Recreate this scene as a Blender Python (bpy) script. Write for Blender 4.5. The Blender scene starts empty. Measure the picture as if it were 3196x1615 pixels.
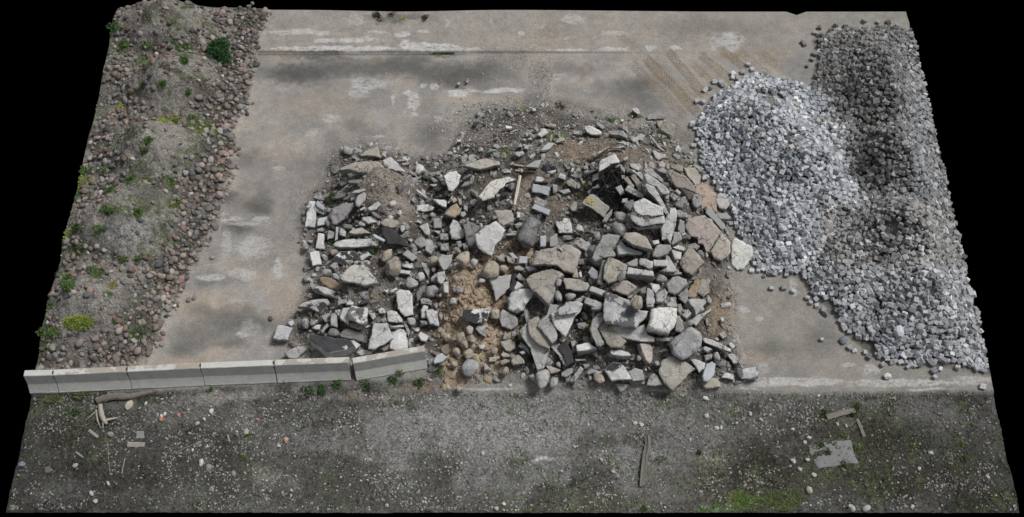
import bpy, math, random
import numpy as np
random.seed(7)
RNG = np.random.default_rng(11)
scene = bpy.context.scene
COL = scene.collection

# ------------------------------------------------------------------ camera
FPX = 3858.0                      # focal length in photo pixels (3196 wide)
CX, CY = 1600.0, 807.5
PITCH = math.radians(57.9)        # looking down
ZB = 32.85                        # depth of the front edge of the yard
H = ZB * (math.sin(PITCH) + (1598 - CY) / FPX * math.cos(PITCH))
YB = ZB * (math.cos(PITCH) - (1598 - CY) / FPX * math.sin(PITCH))
CAM = np.array([0.0, -YB - 9.0, H])
FW = np.array([0, math.cos(PITCH), -math.sin(PITCH)])
DN = np.array([0, -math.sin(PITCH), -math.cos(PITCH)])
RT = np.array([1.0, 0, 0])

def ray(px, py):
    return FW + RT * ((px - CX) / FPX) + DN * ((py - CY) / FPX)
def ground(px, py, z=0.0):
    r = ray(px, py)
    k = (z - CAM[2]) / r[2]
    return CAM + r * k
def to_px(x, y, z):
    dx, dy, dz = x - CAM[0], y - CAM[1], z - CAM[2]
    dep = dy * FW[1] + dz * FW[2]
    u = dx / dep * FPX + CX
    v = (dy * DN[1] + dz * DN[2]) / dep * FPX + CY
    return u, v, dep

cam = bpy.data.cameras.new('camera')
cam.sensor_width = 36.0
cam.lens = 36.0 * FPX / 3196.0
cam.shift_x = (1598.0 - CX) / 3196.0
cam.clip_end = 500
co = bpy.data.objects.new('camera', cam)
COL.objects.link(co)
co.location = CAM
co.rotation_euler = (math.pi / 2 - PITCH, 0, 0)
scene.camera = co

# ------------------------------------------------------------------ light
SUN_EL, SUN_AZ = math.radians(60), math.radians(70)   # azimuth from +Y towards +X
world = bpy.data.worlds.new('World')
scene.world = world
world.use_nodes = True
wn = world.node_tree
wn.nodes.clear()
wo = wn.nodes.new('ShaderNodeOutputWorld')
bg = wn.nodes.new('ShaderNodeBackground')
sky = wn.nodes.new('ShaderNodeTexSky')
hs = wn.nodes.new('ShaderNodeHueSaturation')
sky.sky_type = 'NISHITA'
sky.sun_disc = False
sky.sun_elevation = SUN_EL
sky.sun_rotation = SUN_AZ
sky.dust_density = 4.0
hs.inputs['Saturation'].default_value = 0.22
wn.links.new(sky.outputs[0], hs.inputs['Color'])
wn.links.new(hs.outputs[0], bg.inputs[0])
bg.inputs[1].default_value = 0.075
wn.links.new(bg.outputs[0], wo.inputs[0])
sl = bpy.data.lights.new('sun', 'SUN')
sl.energy = 2.3
sl.angle = math.radians(15)
sl.color = (1.0, 0.98, 0.95)
so = bpy.data.objects.new('sun', sl)
COL.objects.link(so)
so.location = (0, 0, 30)
from mathutils import Vector
sd = Vector((math.sin(SUN_AZ) * math.cos(SUN_EL), math.cos(SUN_AZ) * math.cos(SUN_EL), math.sin(SUN_EL)))
so.rotation_euler = sd.to_track_quat('Z', 'Y').to_euler()
vs = scene.view_settings
vs.view_transform = 'Standard'
vs.look = 'None'
vs.exposure = 0.1
vs.gamma = 1
scene.cycles.max_bounces = 4

# ------------------------------------------------------------------ noise
_T = np.random.default_rng(3).random((8, 256, 256))
def vn(x, y, s=0):
    t = _T[s % 8]
    xi = np.floor(x).astype(np.int64); yi = np.floor(y).astype(np.int64)
    fx = x - xi; fy = y - yi
    fx = fx * fx * (3 - 2 * fx); fy = fy * fy * (3 - 2 * fy)
    xi = (xi + 37 * s) & 255; yi = (yi + 91 * s) & 255
    x1 = (xi + 1) & 255; y1 = (yi + 1) & 255
    return (t[xi, yi] * (1 - fx) + t[x1, yi] * fx) * (1 - fy) + (t[xi, y1] * (1 - fx) + t[x1, y1] * fx) * fy
def fbm(x, y, s=0, o=4):
    r = 0; a = 1; n = 0
    for i in range(o):
        r = r + a * vn(x * 2 ** i + 13.7 * i, y * 2 ** i + 5.1 * i, s + i); n += a; a *= 0.55
    return r / n
def smooth(e0, e1, v):
    t = np.clip((v - e0) / (e1 - e0), 0, 1)
    return t * t * (3 - 2 * t)
def inside_dist(x, y, poly):
    """signed distance to a polygon of world points, positive inside"""
    x = np.asarray(x, float); y = np.asarray(y, float)
    d = np.full(x.shape, 1e9); c = np.zeros(x.shape, bool)
    n = len(poly)
    for i in range(n):
        ax, ay = poly[i]; bx, by = poly[(i + 1) % n]
        ex, ey = bx - ax, by - ay
        t = np.clip(((x - ax) * ex + (y - ay) * ey) / (ex * ex + ey * ey), 0, 1)
        d = np.minimum(d, np.hypot(x - ax - t * ex, y - ay - t * ey))
        cr = ((ay > y) != (by > y)) & (x < ex * (y - ay) / (ey if abs(ey) > 1e-9 else 1e-9) + ax)
        c ^= cr
    return np.where(c, d, -d)

# ------------------------------------------------------------------ terrain
def P2(pts):
    return [tuple(ground(px, py)[:2]) for px, py in pts]
BL = ground(15, 1598); BR = ground(3186, 1598)
TY = ground(1600, 37)[1]
X0, X1, Y0, Y1 = BL[0], BR[0], BL[1], TY

COBBLE_POLY = P2([(300, -60), (835, -10), (835, 60), (815, 120), (795, 190), (785, 260), (775, 330), (735, 390), (735, 470), (735, 540), (700, 620),
                  (680, 700), (645, 780), (605, 850), (560, 930), (520, 1000), (500, 1060), (470, 1130), (380, 1160), (80, 1170), (20, 1170)])
SETT_POLY = P2([(2545, 130), (2600, 100), (2700, 98), (2860, 100), (2890, 200), (3150, 1010), (3170, 1170), (3080, 1165), (2960, 1140), (2850, 1130),
                (2760, 1118), (2700, 1080), (2640, 1030), (2600, 960), (2535, 915), (2505, 860), (2400, 850), (2340, 800), (2300, 700),
                (2255, 620), (2200, 520), (2182, 390), (2225, 310), (2300, 262), (2370, 240), (2480, 255), (2535, 290), (2545, 240), (2560, 180)])
RUBBLE_POLY = P2([(1050, 470), (1170, 450), (1290, 490), (1400, 490), (1450, 400), (1520, 340), (1700, 330), (1950, 395), (2040, 400),
                  (2120, 450), (2190, 560), (2250, 680), (2310, 790), (2270, 880), (2280, 1000), (2310, 1100), (2340, 1190), (2200, 1215),
                  (1700, 1205), (1600, 1180), (1350, 1190), (1330, 1130), (1100, 1120), (920, 1110), (890, 1040), (940, 960), (975, 850),
                  (945, 760), (950, 640), (1020, 560)])
def hump(px, py, h, r):
    g = ground(px, py + h * 45)    # foot position under a crest seen at px, py
    return (g[0], g[1], h, r)
COBBLE_H = [hump(520, 45, 1.3, 1.15), hump(390, 60, .7, .9), hump(535, 225, 1.5, 1.2), hump(600, 235, 1.1, .9), hump(370, 210, .5, .7), hump(480, 430, 1.5, 1.25), hump(590, 450, .9, .8),
            hump(430, 655, 1.5, 1.35), hump(300, 690, 1.1, 1.0), hump(530, 690, .7, .8), hump(270, 930, 1.3, 1.35), hump(170, 960, .9, .9), hump(400, 960, .6, .8), hump(220, 1080, .7, .8)]
SETT_H = [hump(2370, 360, 1.7, 1.2), hump(2490, 500, 1.7, 1.25), hump(2430, 660, .9, 1.2), hump(2760, 200, 2.1, 1.25), hump(2790, 440, 2.1, 1.2),
          hump(2790, 690, 1.9, 1.25), hump(2660, 840, .7, 1.1), hump(2880, 900, 1.9, 1.15), hump(2840, 1040, .8, 1.1), hump(2620, 640, .5, .9)]
RUBBLE_H = [hump(1190, 560, 1.35, 1.1), hump(1230, 680, .8, 1.2), hump(1480, 520, 1.2, 1.4), hump(1680, 500, 1.3, 1.6), hump(1600, 680, 1.1, 1.5), hump(1930, 520, 1.5, 1.5),
            hump(2060, 640, 1.6, 1.4), hump(1980, 760, 1.9, 1.5), hump(1900, 930, 1.6, 1.4), hump(2030, 1000, 1.4, 1.3), hump(1720, 860, 1.2, 1.3),
            hump(1130, 900, .9, 1.1), hump(1120, 1010, .8, .9), hump(1460, 880, .9, 1.1), hump(1700, 1030, .8, 1.0), hump(1480, 1020, .5, .8)]
def heap(x, y, poly, humps, slope, dd=None):
    d = inside_dist(x, y, poly) if dd is None else dd
    s = 0
    for hx, hy, h, r in humps:
        s = s + (h * np.exp(-((x - hx) ** 2 + (y - hy) ** 2) / (r * r))) ** 2.2
    s = s ** (1 / 2.2)
    lim = np.maximum(d + 0.12, 0) * slope
    z = -np.log(np.exp(-6 * s) + np.exp(-6 * lim)) / 6 + math.log(2) / 6 * np.exp(-4 * s)
    return np.where(d > -0.12, np.maximum(np.minimum(z, lim), 0), 0)
def base_z(x, y):
    u, v, _ = to_px(x, y, 0 * x)
    front = smooth(1216, 1240, v + 10 * (fbm(x * .8, y * .8, 2) - .5))
    back = smooth(168, 164, v) * smooth(2300, 1500, u) * smooth(620, 760, u)
    z = -0.07 * front * (0.5 + fbm(x * .5, y * .5, 1)) + 0.09 * back
    z = z + front * (fbm(x * 3, y * 3, 4) - .5) * .06
    return z
def terrain(x, y, fine=True):
    x = np.asarray(x, float); y = np.asarray(y, float)
    z = base_z(x, y)
    zc = heap(x, y, COBBLE_POLY, COBBLE_H, .62)
    zs = heap(x, y, SETT_POLY, SETT_H, .72)
    zr = heap(x, y, RUBBLE_POLY, RUBBLE_H, .8)
    # the heaps thin out before the edge of the yard
    zc = zc * (0.55 + 0.45 * smooth(0, 1.0, x - X0))
    zs = zs * (0.12 + 0.88 * smooth(0, 1.5, X1 - x))
    hh = zc + zs + zr
    n = (fbm(x * 1.7, y * 1.7, 5) - .5) * .25 + (fbm(x * 6, y * 6, 6) - .5) * .07
    return z + hh + n * smooth(0.05, 0.5, hh)
# lookup grid for fast scattered queries
GN = 0.05
gx = np.arange(X0 - .5, X1 + .5, GN); gy = np.arange(Y0 - .5, Y1 + .8, GN)
GXX, GYY = np.meshgrid(gx, gy, indexing='ij')
TZ = terrain(GXX, GYY)
def tz(x, y):
    x = np.asarray(x, float); y = np.asarray(y, float)
    fx = np.clip((x - gx[0]) / GN, 0, len(gx) - 1.001); fy = np.clip((y - gy[0]) / GN, 0, len(gy) - 1.001)
    i = fx.astype(int); j = fy.astype(int); a = fx - i; b = fy - j
    return (TZ[i, j] * (1 - a) + TZ[i + 1, j] * a) * (1 - b) + (TZ[i, j + 1] * (1 - a) + TZ[i + 1, j + 1] * a) * b
def tn(x, y, e=.15):
    dx = (tz(x + e, y) - tz(x - e, y)) / (2 * e); dy = (tz(x, y + e) - tz(x, y - e)) / (2 * e)
    n = np.stack([-dx, -dy, np.ones_like(dx)], -1)
    return n / np.linalg.norm(n, axis=-1, keepdims=True)
def hit(px, py, lift=0.0):
    """point where the sight line through a photo pixel meets the terrain raised by lift"""
    r = ray(px, py)
    z = lift
    p = None
    # march from above
    k0 = (4.0 - CAM[2]) / r[2]; k1 = (-0.3 - CAM[2]) / r[2]
    ks = np.linspace(k0, k1, 400)
    P = CAM[None] + r[None] * ks[:, None]
    g = P[:, 2] - (tz(P[:, 0], P[:, 1]) + lift)
    i = int(np.argmax(g <= 0)) if (g <= 0).any() else len(ks) - 1
    if i > 0:
        t = g[i - 1] / (g[i - 1] - g[i] + 1e-9)
        return P[i - 1] * (1 - t) + P[i] * t
    return P[i]
# ------------------------------------------------------------------ materials
def new_mat(name):
    m = bpy.data.materials.new(name)
    m.use_nodes = True
    nt = m.node_tree
    nt.nodes.clear()
    out = nt.nodes.new('ShaderNodeOutputMaterial')
    b = nt.nodes.new('ShaderNodeBsdfPrincipled')
    nt.links.new(b.outputs[0], out.inputs[0])
    return m, nt, b
def N(nt, t, **kw):
    n = nt.nodes.new(t)
    for k, v in kw.items():
        if k.startswith('i_'):
            n.inputs[int(k[2:]) if k[2:].isdigit() else k[2:]].default_value = v
        else:
            setattr(n, k, v)
    return n
def noise(nt, co, scale, detail=4, rough=.6):
    n = N(nt, 'ShaderNodeTexNoise')
    n.inputs['Scale'].default_value = scale; n.inputs['Detail'].default_value = detail; n.inputs['Roughness'].default_value = rough
    nt.links.new(co, n.inputs['Vector'])
    return n.outputs['Fac']
def ramp(nt, fac, stops):
    r = N(nt, 'ShaderNodeValToRGB')
    e = r.color_ramp.elements
    while len(e) < len(stops): e.new(.5)
    for el, (p, c) in zip(e, stops):
        el.position = p; el.color = (c, c, c, 1) if not isinstance(c, tuple) else (*c, 1)
    nt.links.new(fac, r.inputs[0])
    return r.outputs[0]
def mixc(nt, a, b, fac, mode='MIX'):
    m = N(nt, 'ShaderNodeMix', data_type='RGBA', blend_type=mode)
    for s, v in ((m.inputs[6], a), (m.inputs[7], b)):
        if isinstance(v, tuple): s.default_value = (*v, 1)
        else: nt.links.new(v, s)
    if isinstance(fac, (int, float)): m.inputs[0].default_value = fac
    else: nt.links.new(fac, m.inputs[0])
    return m.outputs[2]
def math_(nt, op, a, b=None):
    m = N(nt, 'ShaderNodeMath', operation=op)
    for s, v in ((m.inputs[0], a), (m.inputs[1], b)):
        if v is None: continue
        if isinstance(v, (int, float)): s.default_value = v
        else: nt.links.new(v, s)
    return m.outputs[0]
def bump(nt, h, bsdf, strength, dist):
    b = N(nt, 'ShaderNodeBump')
    b.inputs['Strength'].default_value = strength; b.inputs['Distance'].default_value = dist
    nt.links.new(h, b.inputs['Height']); nt.links.new(b.outputs[0], bsdf.inputs['Normal'])

def rock_mat(name, lo=.72, hi=1.2, speck=.5, scale=1.0, side=None, coat=None, coatlim=.5, bumpd=.012, rough=.9, cracks=0):
    m, nt, b = new_mat(name)
    geo = N(nt, 'ShaderNodeNewGeometry'); pos = geo.outputs['Position']
    oi = N(nt, 'ShaderNodeObjectInfo')
    at = N(nt, 'ShaderNodeAttribute', attribute_name='Col')
    col = mixc(nt, oi.outputs['Color'], at.outputs['Color'], 1.0, 'MULTIPLY')
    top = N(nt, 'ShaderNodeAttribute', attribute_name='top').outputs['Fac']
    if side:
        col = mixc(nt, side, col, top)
    n1 = noise(nt, pos, 3.5 * scale, 5, .65)
    n2 = noise(nt, pos, 26 * scale, 4, .7)
    n3 = noise(nt, pos, 90 * scale, 2, .5)
    if coat:
        nm = noise(nt, pos, 2.2, 6, .62)
        msk = ramp(nt, nm, [(coatlim - .015, 0.0), (coatlim + .015, 1.0)])
        msk = math_(nt, 'MULTIPLY', msk, top)
        col = mixc(nt, col, coat, msk)
    col = mixc(nt, col, ramp(nt, n1, [(.3, lo), (.7, hi)]), 1.0, 'MULTIPLY')
    col = mixc(nt, col, ramp(nt, n2, [(.3, 1 - .45 * speck), (.5, 1.0), (.75, 1 + .25 * speck)]), 1.0, 'MULTIPLY')
    col = mixc(nt, col, ramp(nt, n3, [(.33, 1 - .55 * speck), (.42, 1.0)]), 1.0, 'MULTIPLY')
    crk = None
    if cracks:
        # thin broken cracks
        vo = N(nt, 'ShaderNodeTexVoronoi', feature='DISTANCE_TO_EDGE'); vo.inputs['Scale'].default_value = cracks
        mp = N(nt, 'ShaderNodeVectorMath', operation='ADD')
        nz = N(nt, 'ShaderNodeTexNoise'); nz.inputs['Scale'].default_value = 5; nz.inputs['Detail'].default_value = 4
        nt.links.new(pos, nz.inputs['Vector']); 
        sc = N(nt, 'ShaderNodeVectorMath', operation='SCALE'); sc.inputs['Scale'].default_value = .35
        nt.links.new(nz.outputs['Color'], sc.inputs[0]); nt.links.new(pos, mp.inputs[0]); nt.links.new(sc.outputs[0], mp.inputs[1]); nt.links.new(mp.outputs[0], vo.inputs['Vector'])
        crk = ramp(nt, vo.outputs['Distance'], [(.006, 0.0), (.03, 1.0)])
        gate = ramp(nt, noise(nt, pos, 1.7, 3, .6), [(.47, 0.0), (.55, 1.0)])
        crk = math_(nt, 'MAXIMUM', crk, gate)
        col = mixc(nt, col, ramp(nt, crk, [(0.0, .3), (1.0, 1.0)]), 1.0, 'MULTIPLY')
    nt.links.new(col, b.inputs['Base Color'])
    b.inputs['Roughness'].default_value = rough
    b.inputs['Specular IOR Level'].default_value = .2
    h = math_(nt, 'ADD', math_(nt, 'MULTIPLY', n2, 1.0), math_(nt, 'MULTIPLY', n3, .35))
    h = math_(nt, 'ADD', h, math_(nt, 'MULTIPLY', noise(nt, pos, 9, 4, .6), 2.0))
    bump(nt, h, b, 1.0, bumpd)
    return m
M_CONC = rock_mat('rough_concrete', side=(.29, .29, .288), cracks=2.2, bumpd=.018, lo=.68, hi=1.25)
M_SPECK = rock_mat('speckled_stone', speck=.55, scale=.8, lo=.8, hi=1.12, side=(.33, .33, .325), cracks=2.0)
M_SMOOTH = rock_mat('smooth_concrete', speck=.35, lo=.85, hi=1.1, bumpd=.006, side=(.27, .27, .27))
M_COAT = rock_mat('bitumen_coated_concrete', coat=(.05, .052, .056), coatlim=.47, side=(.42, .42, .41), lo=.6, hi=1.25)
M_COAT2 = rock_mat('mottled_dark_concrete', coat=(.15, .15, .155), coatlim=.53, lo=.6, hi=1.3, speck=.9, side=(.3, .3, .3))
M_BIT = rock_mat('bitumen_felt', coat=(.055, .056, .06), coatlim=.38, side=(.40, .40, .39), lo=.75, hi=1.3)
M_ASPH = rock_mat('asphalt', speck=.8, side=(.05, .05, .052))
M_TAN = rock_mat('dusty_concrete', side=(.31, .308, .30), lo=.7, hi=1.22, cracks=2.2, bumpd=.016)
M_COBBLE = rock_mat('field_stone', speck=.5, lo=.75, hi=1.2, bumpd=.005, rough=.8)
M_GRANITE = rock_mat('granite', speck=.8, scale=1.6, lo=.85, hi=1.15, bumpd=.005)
M_CHIP = rock_mat('gravel_stone', speck=.2, lo=.9, hi=1.1, bumpd=.002)

def ground_mat():
    m, nt, b = new_mat('yard_surface')
    pos = N(nt, 'ShaderNodeNewGeometry').outputs['Position']
    col = N(nt, 'ShaderNodeAttribute', attribute_name='Col').outputs['Color']
    gr = N(nt, 'ShaderNodeAttribute', attribute_name='gravel').outputs['Fac']
    n1 = noise(nt, pos, 16, 5, .7)
    n2 = noise(nt, pos, 55, 3, .7)
    n0 = noise(nt, pos, 4.5, 6, .7)
    col = mixc(nt, col, ramp(nt, n0, [(.3, .86), (.7, 1.14)]), 1.0, 'MULTIPLY')
    sm = mixc(nt, ramp(nt, n1, [(.3, .74), (.7, 1.18)]), ramp(nt, n2, [(.3, .7), (.7, 1.24)]), 1.0, 'MULTIPLY')
    rg = mixc(nt, ramp(nt, n1, [(.32, .5), (.5, 1.0), (.68, 1.5)]), ramp(nt, n2, [(.3, .55), (.5, 1.0), (.7, 1.5)]), 1.0, 'MULTIPLY')
    col = mixc(nt, col, mixc(nt, sm, rg, gr), 1.0, 'MULTIPLY')
    # fine dark cracks and pits in the slab
    cv = N(nt, 'ShaderNodeTexVoronoi', feature='DISTANCE_TO_EDGE'); cv.inputs['Scale'].default_value = 3.6
    nz = N(nt, 'ShaderNodeTexNoise'); nz.inputs['Scale'].default_value = 6; nz.inputs['Detail'].default_value = 5
    nt.links.new(pos, nz.inputs['Vector'])
    sc = N(nt, 'ShaderNodeVectorMath', operation='SCALE'); sc.inputs['Scale'].default_value = .3
    ad = N(nt, 'ShaderNodeVectorMath', operation='ADD')
    nt.links.new(nz.outputs['Color'], sc.inputs[0]); nt.links.new(pos, ad.inputs[0]); nt.links.new(sc.outputs[0], ad.inputs[1]); nt.links.new(ad.outputs[0], cv.inputs['Vector'])
    ck = ramp(nt, cv.outputs['Distance'], [(.01, .35), (.05, 1.0)])
    gate = ramp(nt, noise(nt, pos, .8, 4, .6), [(.46, 1.0), (.56, 0.0)])
    gate = math_(nt, 'MULTIPLY', gate, gr)
    col = mixc(nt, col, mixc(nt, (1.0, 1.0, 1.0), ck, gate), 1.0, 'MULTIPLY')
    pit = ramp(nt, noise(nt, pos, 30, 2, .5), [(.27, .6), (.33, 1.0)])
    col = mixc(nt, col, pit, 1.0, 'MULTIPLY')
    nt.links.new(col, b.inputs['Base Color'])
    b.inputs['Roughness'].default_value = .95
    b.inputs['Specular IOR Level'].default_value = .1
    h = math_(nt, 'MULTIPLY', math_(nt, 'ADD', n1, math_(nt, 'MULTIPLY', n2, .5)), math_(nt, 'ADD', math_(nt, 'MULTIPLY', gr, 1.6), .25))
    bump(nt, h, b, 1.0, .03)
    return m
M_GROUND = ground_mat()
def simple_mat(name, c, rough=.8, var=.3, scale=14, stretch=None):
    m, nt, b = new_mat(name)
    tc = N(nt, 'ShaderNodeTexCoord')
    v = tc.outputs['Object']
    if stretch:
        mp = N(nt, 'ShaderNodeMapping'); mp.inputs['Scale'].default_value = stretch
        nt.links.new(v, mp.inputs[0]); v = mp.outputs[0]
    n = noise(nt, v, scale, 5, .65)
    oi = N(nt, 'ShaderNodeObjectInfo')
    col = mixc(nt, oi.outputs['Color'], c, 1.0, 'MULTIPLY')
    col = mixc(nt, col, ramp(nt, n, [(.3, 1 - var), (.7, 1 + var)]), 1.0, 'MULTIPLY')
    nt.links.new(col, b.inputs['Base Color'])
    b.inputs['Roughness'].default_value = rough
    b.inputs['Specular IOR Level'].default_value = .2
    bump(nt, n, b, .8, .01)
    return m
M_WOOD = simple_mat('weathered_wood', (.36, .34, .31), var=.45, scale=9, stretch=(1, 12, 12))
M_LEAF = None
def leaf_mat():
    m, nt, b = new_mat('leaf')
    oi = N(nt, 'ShaderNodeObjectInfo')
    at = N(nt, 'ShaderNodeAttribute', attribute_name='Col').outputs['Color']
    nt.links.new(mixc(nt, oi.outputs['Color'], at, 1.0, 'MULTIPLY'), b.inputs['Base Color'])
    b.inputs['Roughness'].default_value = .75
    b.inputs['Specular IOR Level'].default_value = .15
    return m
M_LEAF = leaf_mat()
M_PLASTIC = simple_mat('black_plastic', (.02, .02, .022), rough=.5, var=.3)
M_RUBBER = simple_mat('dark_iron', (.05, .045, .04), rough=.7)
M_YELLOW = simple_mat('yellow_paint', (.65, .5, .08), rough=.7)

# ------------------------------------------------------------------ object helpers
def tag(o, label=None, cat=None, group=None, kind=None):
    if label: o['label'] = label
    if cat: o['category'] = cat
    if group: o['group'] = group
    if kind: o['kind'] = kind
    return o
def mesh_np(name, V, F, mat, col=None, top=None, smooth_=False, sizes=None, extra=None):
    """V (n,3), F: (m,k) array of equal polygons, or flat loop list with sizes"""
    me = bpy.data.meshes.new(name)
    V = np.asarray(V, np.float32); nsm = getattr(sizes, 'nsm', 0)
    if sizes is None:
        F = np.asarray(F, np.int32); sizes = np.full(len(F), F.shape[1], np.int32); loops = F.reshape(-1)
    else:
        loops = np.asarray(F, np.int32); sizes = np.asarray(sizes, np.int32)
    me.vertices.add(len(V)); me.vertices.foreach_set('co', V.reshape(-1))
    me.loops.add(len(loops)); me.loops.foreach_set('vertex_index', loops)
    me.polygons.add(len(sizes))
    st = np.concatenate([[0], np.cumsum(sizes)[:-1]]).astype(np.int32)
    me.polygons.foreach_set('loop_start', st)
    sm = np.full(len(sizes), smooth_, bool)
    if nsm: sm[:nsm] = True
    me.polygons.foreach_set('use_smooth', sm)
    me.materials.append(mat)
    if col is None: col = np.ones((len(V), 3))
    a = me.attributes.new('Col', 'FLOAT_COLOR', 'POINT')
    a.data.foreach_set('color', np.concatenate([col, np.ones((len(V), 1))], 1).astype(np.float32).reshape(-1))
    a = me.attributes.new('top', 'FLOAT', 'POINT')
    a.data.foreach_set('value', (np.ones(len(V)) if top is None else np.asarray(top)).astype(np.float32))
    for k, v in (extra or {}).items():
        a = me.attributes.new(k, 'FLOAT', 'POINT'); a.data.foreach_set('value', np.asarray(v, np.float32))
    me.update(calc_edges=True)
    me.validate()
    return me
def link(name, me, parent=None, loc=(0, 0, 0), rot=(0, 0, 0), color=None):
    o = bpy.data.objects.new(name, me)
    COL.objects.link(o)
    o.location = loc; o.rotation_euler = rot
    if parent: o.parent = parent
    if color is not None: o.color = (*color, 1)
    return o
def merge(parts):
    """parts: list of (V, F quads/tris padded list of lists)"""
    V = []; L = []; S = []; n = 0
    for v, f in parts:
        V.append(np.asarray(v)); 
        for q in f: L.extend([i + n for i in q]); S.append(len(q))
        n += len(v)
    return np.concatenate(V), L, S
def box(sx, sy, sz, c=(0, 0, 0), bev=0.0):
    """bevelled box verts/faces: each corner split in three"""
    V = []; idx = {}
    b = bev
    for i in (-1, 1):
        for j in (-1, 1):
            for k in (-1, 1):
                for ax in range(3):
                    p = [i * (sx / 2 - b), j * (sy / 2 - b), k * (sz / 2 - b)]
                    p[ax] = (i, j, k)[ax] * (sx, sy, sz)[ax] / 2
                    idx[i, j, k, ax] = len(V); V.append([p[0] + c[0], p[1] + c[1], p[2] + c[2]])
    F = []
    def q(a, b_, c_, d): F.append([idx[a], idx[b_], idx[c_], idx[d]])
    q((-1,-1,-1,2),(-1,1,-1,2),(1,1,-1,2),(1,-1,-1,2)); q((-1,-1,1,2),(1,-1,1,2),(1,1,1,2),(-1,1,1,2))
    q((-1,-1,-1,1),(1,-1,-1,1),(1,-1,1,1),(-1,-1,1,1)); q((-1,1,-1,1),(-1,1,1,1),(1,1,1,1),(1,1,-1,1))
    q((-1,-1,-1,0),(-1,-1,1,0),(-1,1,1,0),(-1,1,-1,0)); q((1,-1,-1,0),(1,1,-1,0),(1,1,1,0),(1,-1,1,0))
    for i in (-1, 1):
        for j in (-1, 1):
            f = [(i,j,-1,0),(i,j,-1,1),(i,j,1,1),(i,j,1,0)]; q(*(f if i * j < 0 else f[::-1])) if False else q(*(f if i*j>0 else f[::-1]))
            f = [(i,-1,j,0),(i,-1,j,2),(i,1,j,2),(i,1,j,0)]; q(*(f if i * j < 0 else f[::-1]))
            f = [(-1,i,j,1),(-1,i,j,2),(1,i,j,2),(1,i,j,1)]; q(*(f if i * j > 0 else f[::-1]))
    for i in (-1, 1):
        for j in (-1, 1):
            for k in (-1, 1):
                f = [idx[i,j,k,0], idx[i,j,k,1], idx[i,j,k,2]]
                F.append(f if i * j * k > 0 else f[::-1])
    return np.array(V, float), F
def ico(sub=1):
    import bmesh
    bm = bmesh.new(); bmesh.ops.create_icosphere(bm, subdivisions=sub, radius=1.0)
    V = np.array([v.co[:] for v in bm.verts]); F = np.array([[v.index for v in f.verts] for f in bm.faces])
    bm.free(); return V, F
def rand_rot(n, rng):
    q = rng.normal(size=(n, 4)); q /= np.linalg.norm(q, axis=1, keepdims=True)
    w, x, y, z = q.T
    return np.stack([1-2*(y*y+z*z), 2*(x*y-z*w), 2*(x*z+y*w), 2*(x*y+z*w), 1-2*(x*x+z*z), 2*(y*z-x*w),
                     2*(x*z-y*w), 2*(y*z+x*w), 1-2*(x*x+y*y)], 1).reshape(n, 3, 3)
def frame_rot(nrm, ang):
    """rotation matrices whose z axis is nrm, spun by ang"""
    n = nrm / np.linalg.norm(nrm, axis=1, keepdims=True)
    a = np.stack([np.cos(ang), np.sin(ang), 0 * ang], 1)
    x = a - n * (a * n).sum(1, keepdims=True); x /= np.linalg.norm(x, axis=1, keepdims=True)
    y = np.cross(n, x)
    return np.stack([x, y, n], 2)
def scatter_mesh(name, mat, tmpl, faces, pos, R, scl, cols, smooth_=False):
    """one mesh of many copies; tmpl: list of (v,3) templates picked in turn"""
    k = len(tmpl[0]); n = len(pos)
    T = np.stack(tmpl)[np.arange(n) % len(tmpl)]
    V = np.einsum('nij,nvj->nvi', R, T * scl[:, None, :]) + pos[:, None, :]
    V = V.reshape(-1, 3)
    if isinstance(faces, np.ndarray):
        F = (faces[None] + (np.arange(n) * k)[:, None, None]).reshape(-1, faces.shape[1]); sizes = None
    else:
        fl = np.concatenate([np.array(f) for f in faces]); sz = np.array([len(f) for f in faces])
        F = (fl[None] + (np.arange(n) * k)[:, None]).reshape(-1); sizes = np.tile(sz, n)
    C = np.repeat(cols, k, axis=0)
    return mesh_np(name, V, F, mat, col=C, smooth_=smooth_, sizes=sizes)
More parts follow.
